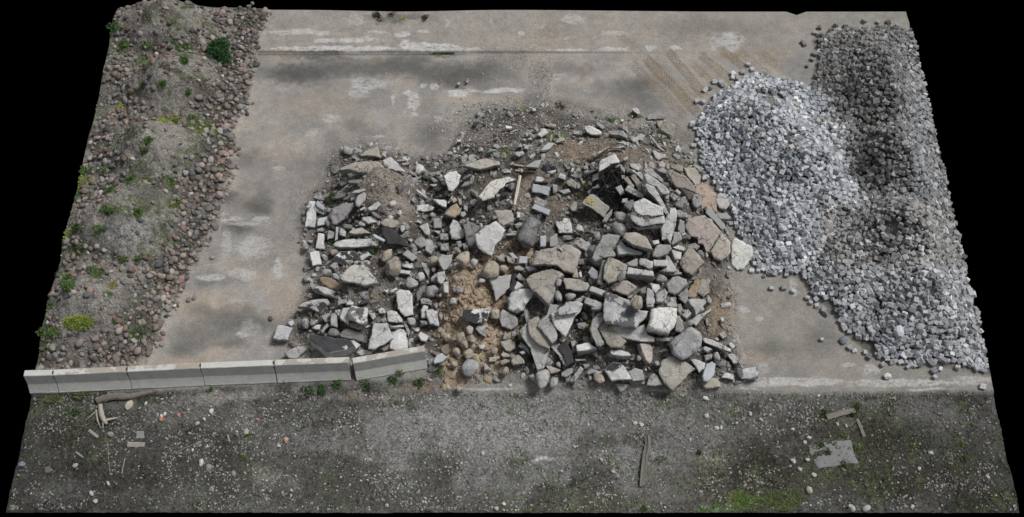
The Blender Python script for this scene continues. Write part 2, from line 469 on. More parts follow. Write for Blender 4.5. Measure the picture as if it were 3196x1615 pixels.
# ------------------------------------------------------------------ the yard: one sheet
NX, NY = 1150, 780
def build_ground():
    xs = np.linspace(X0, X1, NX); ys = np.linspace(Y0, Y1, NY)
    X, Y = np.meshgrid(xs, ys, indexing='ij')
    # ragged outline of the surveyed patch
    ex = smooth(.25, 0, X - X0) - smooth(.25, 0, X1 - X)
    X = X + ex * (fbm(Y * 1.2, Y * 0 + 3, 2) - .5) * .12
    u0, v0, _ = to_px(X, Y, 0 * X)
    ey = smooth(.5, 0, Y1 - Y)
    Y = Y - ey * (.08 * np.exp(-((u0 - 1260) / 200) ** 2) + .16 * np.clip(1 - np.abs(u0 - 2485) / 32, 0, 1))
    Z = terrain(X, Y)
    dC = inside_dist(X, Y, COBBLE_POLY); dS = inside_dist(X, Y, SETT_POLY); dR = inside_dist(X, Y, RUBBLE_POLY)
    u, v, _ = to_px(X, Y, Z)
    w1 = (fbm(X * 1.3, Y * 1.3, 1) - .5); w2 = (fbm(X * 1.3 + 9, Y * 1.3, 2) - .5)
    w3 = (fbm(X * 7, Y * 7, 3) - .5); w4 = (fbm(X * 7 + 5, Y * 7, 4) - .5)
    uu = u + w1 * 70 + w3 * 28; vv = v + w2 * 50 + w4 * 22
    fine = fbm(X * 9, Y * 9, 5); med = fbm(X * 2.2, Y * 2.2, 6); big = fbm(X * .6, Y * .6, 7)
    streak = .6 * fbm(X * 5 + w1 * 2, Y * 16, 4) + .4 * fbm(X * 14, Y * 22, 2)
    grain = fbm(X * 22, Y * 26, 6, 3)
    C = np.empty(X.shape + (3,))
    C[:] = (.30, .287, .27)
    def mixin(c, f):
        C[:] = C * (1 - f[..., None]) + np.array(c) * f[..., None]
    def blob(px, py, rx, ry, c, f=1.0, hard=.55, ang=0, warp=1.0, tex=0.0):
        a = u + (uu - u) * warp - px; b = v + (vv - v) * warp - py
        if ang:
            ca, sa = math.cos(ang), math.sin(ang); a, b = a * ca + b * sa, -a * sa + b * ca
        r = np.hypot(a / rx, b / ry)
        m = smooth(1.25, hard, r)
        if tex: m = m * smooth(.47 - .10 * tex, .58, streak + (m - .75) * (.42 - .12 * min(tex, 1.5)))
        if tex: m = m * (.6 + .4 * smooth(.35, .6, grain))
        mixin(c, m * f)
    mixin((.335, .30, .258), smooth(.48, .66, med) * .75)
    mixin((.19, .186, .18), smooth(.48, .7, big) * .5)
    mixin((.2, .195, .188), smooth(.5, .7, fbm(X * 1.1 + 3, Y * 1.6, 3)) * .4)
    # back strip a touch greyer
    mixin((.29, .27, .24), smooth(172, 160, v) * .6)
    # greyer right side near the setts
    mixin((.235, .225, .205), smooth(2150, 2450, uu) * smooth(720, 820, v) * .7)
    mixin((.22, .215, .20), smooth(2300, 2700, uu) * smooth(240, 120, v) * .5)
    TAN = (.37, .31, .25); WH = (.50, .50, .495); DK = (.085, .085, .082)
    for px, py, rx, ry, f in [(900, 180, 90, 40, .4), (1000, 330, 160, 60, .35), (1500, 315, 230, 26, .5), (880, 470, 120, 60, .4), (640, 960, 130, 60, .6),
                              (720, 560, 40, 70, .4), (890, 930, 60, 120, .5), (2350, 1120, 85, 22, .55), (600, 1120, 160, 25, .5), (780, 350, 30, 80, .3), (1650, 130, 200, 30, .3),
                              (640, 1010, 14, 26, .6), (680, 1080, 22, 30, .6), (2250, 1010, 30, 90, .5)]:
        blob(px, py, rx, ry, TAN, f, .2)
    for px, py, rx, ry, f in [(960, 232, 170, 34, .62), (925, 240, 60, 30, .4), (1190, 210, 300, 40, .55), (1420, 235, 190, 48, .6), (2010, 262, 110, 48, .5), (1960, 290, 150, 50, .35),
                              (1335, 430, 70, 60, .5), (790, 640, 60, 40, .55), (770, 500, 50, 40, .3), (940, 520, 140, 50, .25), (770, 1010, 160, 50, .55), (620, 1050, 120, 50, .4),
                              (700, 610, 50, 40, .6), (735, 715, 50, 26, .55), (650, 980, 70, 26, .35), (560, 1090, 90, 40, .45), (730, 1070, 60, 20, .4), (1130, 395, 60, 30, .3), (830, 620, 40, 60, .3), (2100, 380, 50, 40, .3), (2000, 330, 120, 40, .35), (1800, 215, 120, 30, .3), (2200, 90, 200, 40, .25), (1480, 210, 100, 30, .3), (2410, 1095, 110, 35, .35), (2560, 1060, 80, 60, .35), (1230, 55, 150, 16, .5), (1000, 180, 180, 12, .5), (840, 780, 60, 60, .25),
                              (1050, 480, 60, 90, .25), (1660, 330, 60, 34, .5), (830, 230, 70, 30, .3), (1700, 105, 60, 18, .25), (640, 880, 50, 40, .3), (690, 880, 130, 20, .25), (980, 160, 120, 14, .3)]:
        blob(px, py, rx, ry, DK, min(.85, f * 1.3), .15)
    for px, py, rx, ry, f, t in [(930, 102, 110, 9, .7, 1), (1095, 127, 110, 8, .6, 1.5), (1010, 153, 210, 9, .95, .6), (1110, 153, 150, 10, .9, .5), (1345, 148, 110, 18, .95, .6), (1460, 156, 60, 9, .8, 1),
                                 (1110, 66, 34, 26, .4, .3), (1258, 104, 28, 10, .9, .6), (1265, 138, 15, 20, .9, .6), (1180, 103, 40, 7, .7, 1), (1322, 98, 26, 6, .7, 1), (1400, 70, 9, 16, .7, 1), (1535, 62, 5, 16, .7, 1),
                                 (1785, 62, 45, 20, .55, .5), (1625, 105, 12, 8, .8, 1), (1915, 105, 48, 9, .5, 1.3), (1780, 120, 28, 7, .5, 1), (1765, 156, 80, 5, .8, 1), (1910, 155, 60, 7, .7, 1), (2030, 150, 20, 9, .8, .8),
                                 (2108, 150, 26, 10, .8, .8), (2265, 135, 60, 42, .55, 1.3), (2290, 120, 40, 20, .5, 1), (1150, 262, 70, 22, .6, 1.3), (1120, 290, 40, 24, .5, 1.2), (1265, 290, 16, 12, .9, .6), (1290, 318, 24, 34, .75, .8),
                                 (1225, 315, 7, 18, .7, 1), (1295, 356, 16, 7, .8, 1), (1320, 268, 14, 9, .8, 1), (1352, 270, 20, 10, .7, 1), (1425, 292, 42, 15, .95, .4), (1570, 283, 90, 8, .9, .8), (1440, 284, 60, 6, .8, 1),
                                 (1720, 242, 40, 12, .6, 1.2), (1365, 374, 16, 14, .7, 1), (1030, 372, 34, 18, .5, 1.4), (970, 415, 22, 16, .4, 1.3), (1185, 427, 30, 5, .8, 1), (700, 680, 16, 22, .45, .6), (724, 684, 46, 8, .5, 1),
                                 (706, 760, 18, 50, .4, .8), (815, 683, 30, 12, .45, 1.3), (760, 700, 60, 8, .5, 1), (800, 770, 70, 40, .5, 1.4), (660, 868, 62, 12, .75, .8), (760, 860, 50, 24, .5, 1.2), (868, 836, 17, 40, .7, 1), (746, 942, 38, 9, .5, 1.2),
                                 (783, 1025, 34, 32, .35, 1.4), (755, 1045, 24, 14, .6, 1), (870, 525, 30, 8, .5, 1.3), (2315, 970, 20, 14, .6, 1), (2367, 997, 18, 10, .6, 1), (2475, 895, 12, 34, .5, 1.3), (2652, 1140, 26, 9, .7, .8), (2722, 1155, 32, 20, .6, .9),
                                 (2480, 1190, 190, 16, .7, 1.1), (2800, 1196, 200, 14, .75, 1), (3030, 1190, 80, 18, .6, 1), (2370, 1200, 100, 12, .6, 1), (2480, 920, 14, 10, .5, 1), (1500, 1212, 60, 5, .95, .4), (1640, 1228, 60, 5, .85, .6), (1700, 1233, 60, 7, .9, .4),
                                 (1560, 1216, 60, 5, .7, .8), (1790, 1226, 60, 3, .7, .8), (2060, 1220, 50, 4, .7, .8), (2170, 1220, 40, 5, .7, .8), (2480, 1228, 90, 4, .7, .8), (2330, 1215, 40, 4, .8, .8), (2610, 1230, 60, 3, .6, .8), (2900, 1216, 90, 4, .7, .8),
                                 (840, 255, 24, 14, .2, 1), (2380, 1150, 30, 20, .4, 1.2), (2260, 1205, 60, 8, .5, 1), (1960, 1215, 60, 5, .5, 1)]:
        blob(px, py, rx, ry, WH, f, .6, 0, .3, t)
    # rectangular worn blocks in the back strip
    for px, py, rx, ry, f in [(1015, 127, 34, 6, .6), (1080, 128, 18, 6, .6), (1122, 128, 12, 7, .7), (1305, 148, 24, 16, .5), (1010, 104, 16, 8, .5)]:
        m = smooth(1.1, .9, np.maximum(np.abs(u + w3 * 8 - px) / rx, np.abs(v + w4 * 8 - py) / ry))
        mixin(WH, m * f)
    blob(1090, 263, 7, 4, (.38, .12, .09), .6, .3, 0, .2)
    blob(716, 688, 24, 3, (.55, .48, .3), .6, .3, 0, .2)
    # kerb line of the raised back strip
    kz = smooth(2.2, .8, np.abs(v + w4 * 3 - 171)) * smooth(1480, 1430, u) * smooth(790, 800, u) * (dC < -.05)
    mixin((.07, .07, .065), kz * .8)
    # rusty clay carried in by wheels, with the tyre tread pressed in
    Zt = np.zeros_like(X)
    for (ax, ay, bx, by, wd, f) in [(2015, 180, 2178, 352, 15, .9), (1975, 200, 2140, 365, 13, .55), (2085, 160, 2200, 300, 12, .8), (2190, 170, 2290, 262, 13, .7), (2160, 200, 2240, 275, 10, .6), (2250, 150, 2330, 215, 12, .7),
                                 (2310, 160, 2400, 235, 11, .5), (2360, 150, 2420, 200, 12, .4), (2380, 160, 2440, 225, 9, .4), (2120, 250, 2182, 300, 10, .5), (1940, 120, 2030, 190, 10, .35)]:
        L = math.hypot(bx - ax, by - ay); tx, ty = (bx - ax) / L, (by - ay) / L
        du, dv = u + w1 * 14 - ax, v + w2 * 14 - ay
        s = du * tx + dv * ty; q = -du * ty + dv * tx
        m = smooth(wd * 1.2, wd * .7, np.abs(q)) * smooth(-14, 12, s) * smooth(L + 14, L - 8, s)
        mixin((.245, .2, .155), m * f * .6)
        tread = .5 + .5 * np.sin((s + np.abs(q) * .9) * 2 * math.pi / 9.5)
        tread = smooth(.3, .7, tread + (fine - .5) * .8)
        Zt += m * f * (tread - .6) * .035
        mixin((.16, .135, .11), m * f * (1 - tread) * .35 * smooth(.35, .6, fine + .1))
        mixin((.14, .115, .09), smooth(5, 1, np.abs(np.abs(q) - wd * .9)) * smooth(-14, 12, s) * smooth(L + 14, L - 8, s) * f * .35)
    blob(2290, 165, 60, 26, (.22, .17, .12), .6, .2)
    blob(2130, 300, 60, 30, (.27, .22, .17), .6, .2, .8)
    blob(2085, 240, 90, 22, (.26, .22, .175), .6, .1, .75)
    blob(2200, 220, 70, 22, (.25, .215, .175), .5, .1, .7)
    blob(2395, 175, 50, 40, (.27, .22, .165), .5, .2)
    # gravel spill behind the rubble heap
    grav = np.zeros_like(X)
    gz = smooth(1.1, .5, np.hypot((uu - 1560) / 190, (vv - 385) / 85)) 
    gz = np.maximum(gz, smooth(1.2, .5, np.hypot((uu - 1690) / 30, (vv - 270) / 100)) * .8)
    gz = np.maximum(gz, smooth(1.2, .4, np.hypot((uu - 1700) / 400, (vv - 400) / 70)))
    gz = np.maximum(gz, smooth(-.6, .3, dR + w1 * .9) * .9)
    gz = np.maximum(gz, smooth(1.2, .3, np.hypot((uu - 2260) / 34, (vv - 960) / 170)))
    gz = np.maximum(gz, smooth(1.2, .3, np.hypot((uu - 1590) / 190, (vv - 185) / 40)) * .35)
    mixin((.25, .235, .215), gz * .75)
    grav = np.maximum(grav, gz * .9)
    blob(1750, 340, 50, 34, (.13, .125, .105), .8, .1)
    blob(1850, 350, 70, 24, (.17, .155, .125), .5, .1)
    blob(2150, 445, 60, 40, (.13, .125, .10), .6, .1)
    blob(2100, 410, 90, 24, (.14, .135, .11), .5, .1)
    # rubble heap soil, its colour darkened to paint shade into gaps between pieces
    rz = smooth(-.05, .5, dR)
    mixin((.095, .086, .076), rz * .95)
    mixin((.24, .222, .2), rz * smooth(.5, .68, med) * .6)
    for px, py, rx, ry, f, c in [(1190, 570, 120, 80, .8, (.31, .28, .245)), (1240, 660, 70, 60, .7, (.32, .28, .235)), (1500, 1000, 150, 170, .9, (.36, .275, .195)), (1530, 860, 130, 80, .95, (.36, .28, .2)), (1450, 900, 70, 60, .8, (.36, .28, .2)),
                              (1420, 1180, 50, 40, .8, (.40, .29, .2)), (1600, 760, 60, 40, .5, (.34, .26, .19)), (1650, 600, 70, 60, .7, (.29, .235, .19)), (1750, 620, 60, 60, .6, (.27, .22, .18)), (1850, 470, 160, 40, .75, (.27, .215, .165)),
                              (2020, 500, 120, 60, .5, (.28, .24, .2)), (1500, 590, 80, 40, .5, (.25, .22, .19)), (1900, 560, 50, 60, .6, (.28, .22, .16)), (2170, 560, 50, 60, .6, (.28, .24, .20)), (2240, 1000, 45, 90, .8, (.26, .205, .15)),
                              (1140, 900, 80, 30, .6, (.29, .25, .2)), (1100, 1080, 100, 40, .5, (.24, .2, .16)), (1850, 620, 60, 40, .5, (.15, .13, .11)), (1830, 700, 40, 60, .6, (.12, .11, .10))]:
        blob(px, py, rx, ry, c, f, .3)
    # cobble heap
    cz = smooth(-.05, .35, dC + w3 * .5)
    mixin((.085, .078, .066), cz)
    mixin((.255, .24, .22), cz * smooth(.6, 1.15, dC) * smooth(.4, .6, med + .1))
    for px, py, rx, ry, f, c in [(540, 300, 120, 60, .7, (.235, .225, .21)), (470, 480, 120, 60, .6, (.27, .26, .245)), (390, 730, 140, 70, .85, (.27, .265, .255)), (250, 950, 90, 70, .7, (.25, .24, .23)), (230, 1080, 80, 50, .7, (.25, .24, .225)),
                              (600, 60, 110, 24, .6, (.22, .205, .19)), (470, 620, 80, 40, .7, (.095, .095, .082)), (400, 1000, 60, 80, .75, (.085, .085, .07)), (320, 320, 34, 90, .75, (.085, .082, .065)), (560, 130, 130, 22, .6, (.11, .10, .088)),
                              (480, 375, 130, 16, .8, (.07, .066, .056)), (620, 330, 60, 50, .6, (.1, .094, .084)), (640, 500, 70, 60, .7, (.095, .09, .08)), (520, 590, 90, 30, .6, (.08, .076, .066)), (470, 170, 90, 20, .7, (.075, .07, .06)), (250, 770, 90, 50, .7, (.08, .077, .065)), (540, 800, 60, 60, .6, (.09, .086, .076)), (150, 1060, 60, 60, .6, (.08, .08, .06)), (640, 470, 60, 50, .6, (.12, .115, .1)), (300, 860, 60, 30, .6, (.12, .115, .105)), (430, 930, 60, 40, .5, (.10, .10, .085))]:
        blob(px, py, rx, ry, c, f * 1.0, .3)
    grav = np.maximum(grav, cz * .9)
    # sett heap: grit between the blocks, darkened to stand in for shade in the gaps
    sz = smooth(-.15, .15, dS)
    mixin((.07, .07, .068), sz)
    for px, py, rx, ry, f, c in [(2400, 320, 90, 40, .9, (.25, .25, .245)), (2340, 370, 60, 20, .9, (.24, .24, .235)), (2490, 450, 60, 50, .8, (.3, .3, .295)), (2720, 410, 90, 70, .8, (.125, .12, .115)), (2710, 180, 70, 30, .6, (.22, .21, .2)),
                              (2870, 930, 75, 75, 1, (.42, .42, .42)), (2800, 730, 90, 40, .6, (.26, .25, .235)), (2620, 640, 60, 40, .4, (.24, .23, .22)), (2560, 300, 40, 60, .3, (.1, .1, .1))]:
        blob(px, py, rx, ry, c, f, .3)
    grav = np.maximum(grav, sz * .7)
    # foreground gravel and weeds
    fz = smooth(1218, 1246, v + w2 * 16 + 6 * fine + np.interp(u, [0, 400, 1100, 1330, 1460], [4, 8, 42, 46, 0]))
    fz = fz * (1 - 0)
    mixin((.175, .171, .163), fz)
    mixin((.27, .268, .262), fz * smooth(.45, .62, med) * .5)
    mixin((.07, .069, .058), fz * smooth(.44, .6, fbm(X * .9 + 4, Y * 1.3, 6)) * .8)
    mixin((.26, .258, .25), fz * smooth(.5, .66, fbm(X * .7 + 14, Y * .9, 3)) * .5 * smooth(900, 500, np.abs(u - 1500)))
    for px, py, rx, ry, f, c in [(60, 1590, 260, 110, .7, (.05, .05, .042)), (3150, 1590, 300, 140, .7, (.05, .05, .04)), (80, 1260, 200, 60, .5, (.07, .07, .055)), (300, 1450, 600, 200, .75, (.078, .076, .067)), (2750, 1440, 560, 210, .7, (.07, .07, .056)), (2350, 1480, 260, 130, .5, (.075, .074, .055)), (1100, 1590, 900, 60, .6, (.11, .108, .098)), (2100, 1590, 700, 50, .6, (.09, .088, .074)), (900, 1400, 200, 160, .5, (.11, .108, .1)),
                              (1500, 1330, 330, 120, .75, (.31, .308, .3)), (1250, 1380, 140, 160, .45, (.28, .278, .27)), (1700, 1290, 160, 50, .4, (.28, .278, .27)), (1600, 1350, 330, 90, .5, (.30, .298, .29)), (1450, 1300, 200, 60, .5, (.29, .287, .28)), (1700, 1445, 34, 12, .95, (.5, .5, .5)), (1560, 1250, 260, 26, .5, (.27, .266, .26)), (700, 1235, 190, 26, .8, (.37, .35, .325)),
                              (830, 1475, 34, 40, .7, (.36, .34, .3)), (520, 1300, 100, 34, .6, (.27, .25, .225)), (1180, 1240, 160, 22, .7, (.3, .27, .235)), (2220, 1430, 70, 40, .6, (.31, .27, .235)), (2290, 1545, 34, 28, .8, (.34, .275, .2)),
                              (2640, 1335, 50, 34, .7, (.3, .265, .24)), (1330, 1220, 60, 24, .6, (.3, .24, .19)), (2900, 1300, 200, 60, .4, (.25, .245, .235)), (200, 1540, 160, 40, .4, (.22, .22, .215)), (720, 1290, 90, 40, .5, (.27, .265, .25)),
                              (230, 1330, 180, 80, .6, (.07, .068, .056)), (640, 1470, 260, 60, .6, (.08, .078, .068)), (690, 1290, 70, 40, .65, (.075, .075, .06)), (1250, 1272, 90, 11, .85, (.055, .065, .04)), (960, 1440, 130, 50, .5, (.085, .082, .07)),
                              (700, 1380, 120, 40, .5, (.085, .082, .07)), (2100, 1500, 190, 60, .55, (.09, .088, .066)), (2360, 1420, 70, 80, .8, (.062, .058, .045)), (2420, 1520, 110, 60, .55, (.075, .078, .05)), (2800, 1500, 240, 80, .75, (.066, .062, .048)),
                              (2730, 1370, 110, 70, .65, (.075, .072, .052)), (2560, 1320, 110, 60, .55, (.085, .082, .06)), (3020, 1400, 120, 90, .5, (.085, .085, .066)), (3080, 1560, 90, 50, .5, (.07, .07, .05)), (2330, 1560, 150, 44, .7, (.09, .10, .045)),
                              (1880, 1570, 160, 30, .5, (.10, .105, .065)), (1350, 1440, 60, 120, .35, (.11, .108, .095)), (300, 1240, 160, 16, .7, (.085, .10, .05)), (350, 1300, 120, 34, .5, (.07, .075, .045)), (1480, 1560, 160, 34, .4, (.12, .118, .1)),
                              (2960, 1235, 60, 12, .4, (.13, .13, .12)), (2260, 1290, 80, 22, .4, (.11, .115, .07)), (1920, 1300, 160, 50, .3, (.15, .148, .135)), (820, 1230, 26, 18, .4, (.1, .12, .06)), (1100, 1590, 300, 20, .3, (.1, .1, .09))]:
        m0 = C.copy(); blob(px, py, rx, ry, c, f, .25, 0, 1.3)
        C[:] = m0 * (1 - fz[..., None]) + C * fz[..., None]
    # the weedy strip is darker towards the outer corners, paler in the middle
    C *= (1 - .30 * fz * smooth(450, 1300, np.abs(u - 1520)) - .08 * fz)[..., None]
    # green and yellow-green growth
    gm = np.zeros_like(X)
    for px, py, rx, ry, f, c in GREEN:
        a = np.hypot((uu - px) / rx, (vv - py) / ry)
        m = smooth(1.3, .3, a) * f * smooth(.36, .56, fine) * np.where(np.array(py) > 1230, .55, 1)
        mixin(np.array(c) * 1.15, m); gm = np.maximum(gm, m)
    mo = fz * smooth(.52, .7, fbm(X * 2 + 7, Y * 2, 3)) * smooth(.45, .6, fine) * np.where(u > 1500, .55, .35)
    mixin((.10, .125, .055), mo)
    mo = cz * smooth(.48, .62, fbm(X * 1.4 + 2, Y * 1.4, 1)) * smooth(.42, .58, fine) * .7
    mixin((.085, .11, .045), mo)
    # stony salt-and-pepper in loose ground
    pep = fbm(X * 16, Y * 16, 2, 3)
    k = fz * .5 + cz * .3 + gz * .35
    C *= (1 + (pep - .5) * 1.6 * np.clip(k, 0, 1))[..., None]
    C *= (1 + (fbm(X * 3.1, Y * 3.1, 4) - .5) * .3)[..., None]
    grav = np.maximum(grav, fz)
    Z = Z + Zt + (fine - .5) * .05 * np.clip(grav, 0, 1) + (pep - .5) * .03 * np.clip(grav, 0, 1)
    # kerb of back strip
    idx = np.arange(NX * NY).reshape(NX, NY)
    F = np.stack([idx[:-1, :-1], idx[1:, :-1], idx[1:, 1:], idx[:-1, 1:]], -1).reshape(-1, 4)
    V = np.stack([X, Y, Z], -1).reshape(-1, 3)
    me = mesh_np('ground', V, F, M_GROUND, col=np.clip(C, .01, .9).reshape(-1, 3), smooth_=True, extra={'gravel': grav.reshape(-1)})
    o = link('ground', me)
    tag(o, kind='structure')
    return o
G1, G2, G3 = (.09, .14, .045), (.07, .115, .04), (.20, .24, .05)
GREEN = [(358, 92, 16, 22, .9, G2), (690, 165, 34, 34, .9, G2), (575, 150, 26, 16, .8, G2), (385, 145, 16, 18, .8, G1), (460, 145, 18, 10, .7, G1), (575, 188, 14, 14, .8, G1), (445, 195, 24, 14, .7, G1), (545, 130, 12, 8, .7, G1), (508, 262, 12, 9, .8, G1), (445, 268, 10, 10, .8, G1), (410, 290, 10, 14, .6, G1),
         (588, 288, 9, 12, .7, G1), (530, 378, 40, 9, .9, G3), (600, 378, 20, 18, .8, G1), (645, 410, 40, 10, .9, (.13, .18, .04)), (610, 395, 34, 8, .8, G1), (375, 336, 10, 14, .6, G3), (465, 438, 11, 9, .8, G1), (450, 470, 11, 10, .8, G1),
         (255, 530, 26, 20, .8, G1), (255, 572, 28, 16, .95, G3), (333, 535, 18, 16, .8, G1), (405, 562, 16, 9, .8, G1), (455, 562, 10, 9, .8, G1), (535, 570, 11, 22, .8, G1), (345, 598, 26, 14, .7, G2), (262, 608, 30, 18, .8, G2), (545, 635, 24, 14, .8, (.12, .16, .05)), (568, 655, 12, 10, .8, G1),
         (335, 655, 22, 10, .7, G1), (432, 665, 14, 14, .7, G1), (240, 715, 16, 14, .8, G2), (205, 735, 20, 14, .8, (.15, .18, .05)), (310, 715, 22, 12, .8, G1), (252, 770, 12, 9, .5, G1), (190, 760, 14, 16, .7, G1), (232, 800, 14, 12, .6, G1), (385, 810, 14, 8, .6, G1), (300, 848, 22, 18, .95, G2),
         (212, 885, 20, 26, .95, G2), (158, 860, 16, 10, .8, G1), (145, 955, 18, 10, .85, G1), (245, 1008, 46, 20, .95, G3), (155, 1035, 34, 16, .9, G1), (365, 1005, 12, 12, .8, G2), (430, 1040, 24, 20, .7, (.12, .16, .07)), (158, 1088, 18, 12, .9, G1), (350, 893, 16, 10, .6, (.2, .17, .06)), (340, 920, 16, 8, .5, G1),
         (430, 810, 10, 8, .7, G1), (695, 145, 8, 8, .6, G1), (540, 70, 10, 6, .5, G1), (700, 66, 14, 8, .6, G1), (575, 25, 12, 5, .7, G1),
         (230, 1285, 26, 18, .7, G2), (170, 1248, 30, 10, .6, (.14, .17, .06)), (260, 1225, 20, 10, .7, (.14, .17, .06)), (2240, 1590, 60, 12, .95, (.10, .24, .04)), (2300, 1575, 40, 18, .6, (.12, .2, .05)), (2450, 1560, 60, 34, .5, (.12, .17, .06)), (2180, 1440, 24, 14, .6, (.10, .14, .05)),
         (2060, 1440, 20, 14, .4, (.1, .12, .06)), (2000, 1585, 60, 16, .5, (.12, .15, .06)), (2580, 1305, 30, 20, .6, (.10, .12, .05)), (2670, 1275, 16, 18, .6, (.1, .12, .05)), (2560, 1395, 30, 6, .8, (.10, .13, .04)), (2630, 1358, 20, 6, .8, (.10, .13, .04)), (2675, 1405, 10, 8, .8, (.12, .18, .05)),
         (2640, 1448, 16, 8, .8, (.1, .14, .05)), (2998, 1385, 10, 8, .7, (.13, .19, .05)), (3010, 1430, 10, 6, .6, (.13, .19, .05)), (3030, 1330, 9, 7, .6, (.13, .19, .05)), (2850, 1390, 10, 8, .5, (.13, .19, .05)), (2900, 1330, 12, 10, .4, G1), (3125, 1350, 12, 20, .5, (.12, .15, .06)), (2990, 1260, 14, 10, .4, G1),
         (2500, 1350, 20, 12, .5, (.12, .15, .06)), (2290, 1290, 24, 12, .5, G1), (2330, 1550, 40, 30, .5, (.13, .2, .06)), (1500, 1270, 14, 9, .2, G1), (780, 1355, 14, 14, .6, (.13, .18, .05)), (765, 1430, 12, 10, .7, (.15, .2, .05)), (490, 1250, 14, 8, .7, G1), (1740, 430, 30, 14, .5, G1), (1720, 445, 20, 8, .6, G1),
         (1545, 484, 14, 8, .9, G1), (1580, 472, 12, 6, .7, G1), (1680, 410, 14, 8, .6, G1), (1040, 520, 12, 10, .6, G2), (1450, 500, 16, 8, .6, G1), (2100, 483, 12, 8, .6, G1), (2155, 510, 14, 8, .6, G1), (1630, 338, 6, 8, .5, G3), (1525, 255, 12, 6, .5, G1), (1800, 365, 10, 5, .6, G1), (1990, 365, 16, 4, .6, G1), (1900, 372, 30, 3, .5, G1),
         (1380, 167, 40, 3, .8, (.07, .09, .03)), (1220, 66, 6, 4, .8, G1), (1172, 77, 6, 4, .8, G1), (1180, 50, 16, 14, .6, (.06, .065, .05)), (1325, 62, 10, 8, .6, (.06, .065, .05)), (1258, 58, 5, 4, .7, (.3, .27, .06))]
GROUND = build_ground()
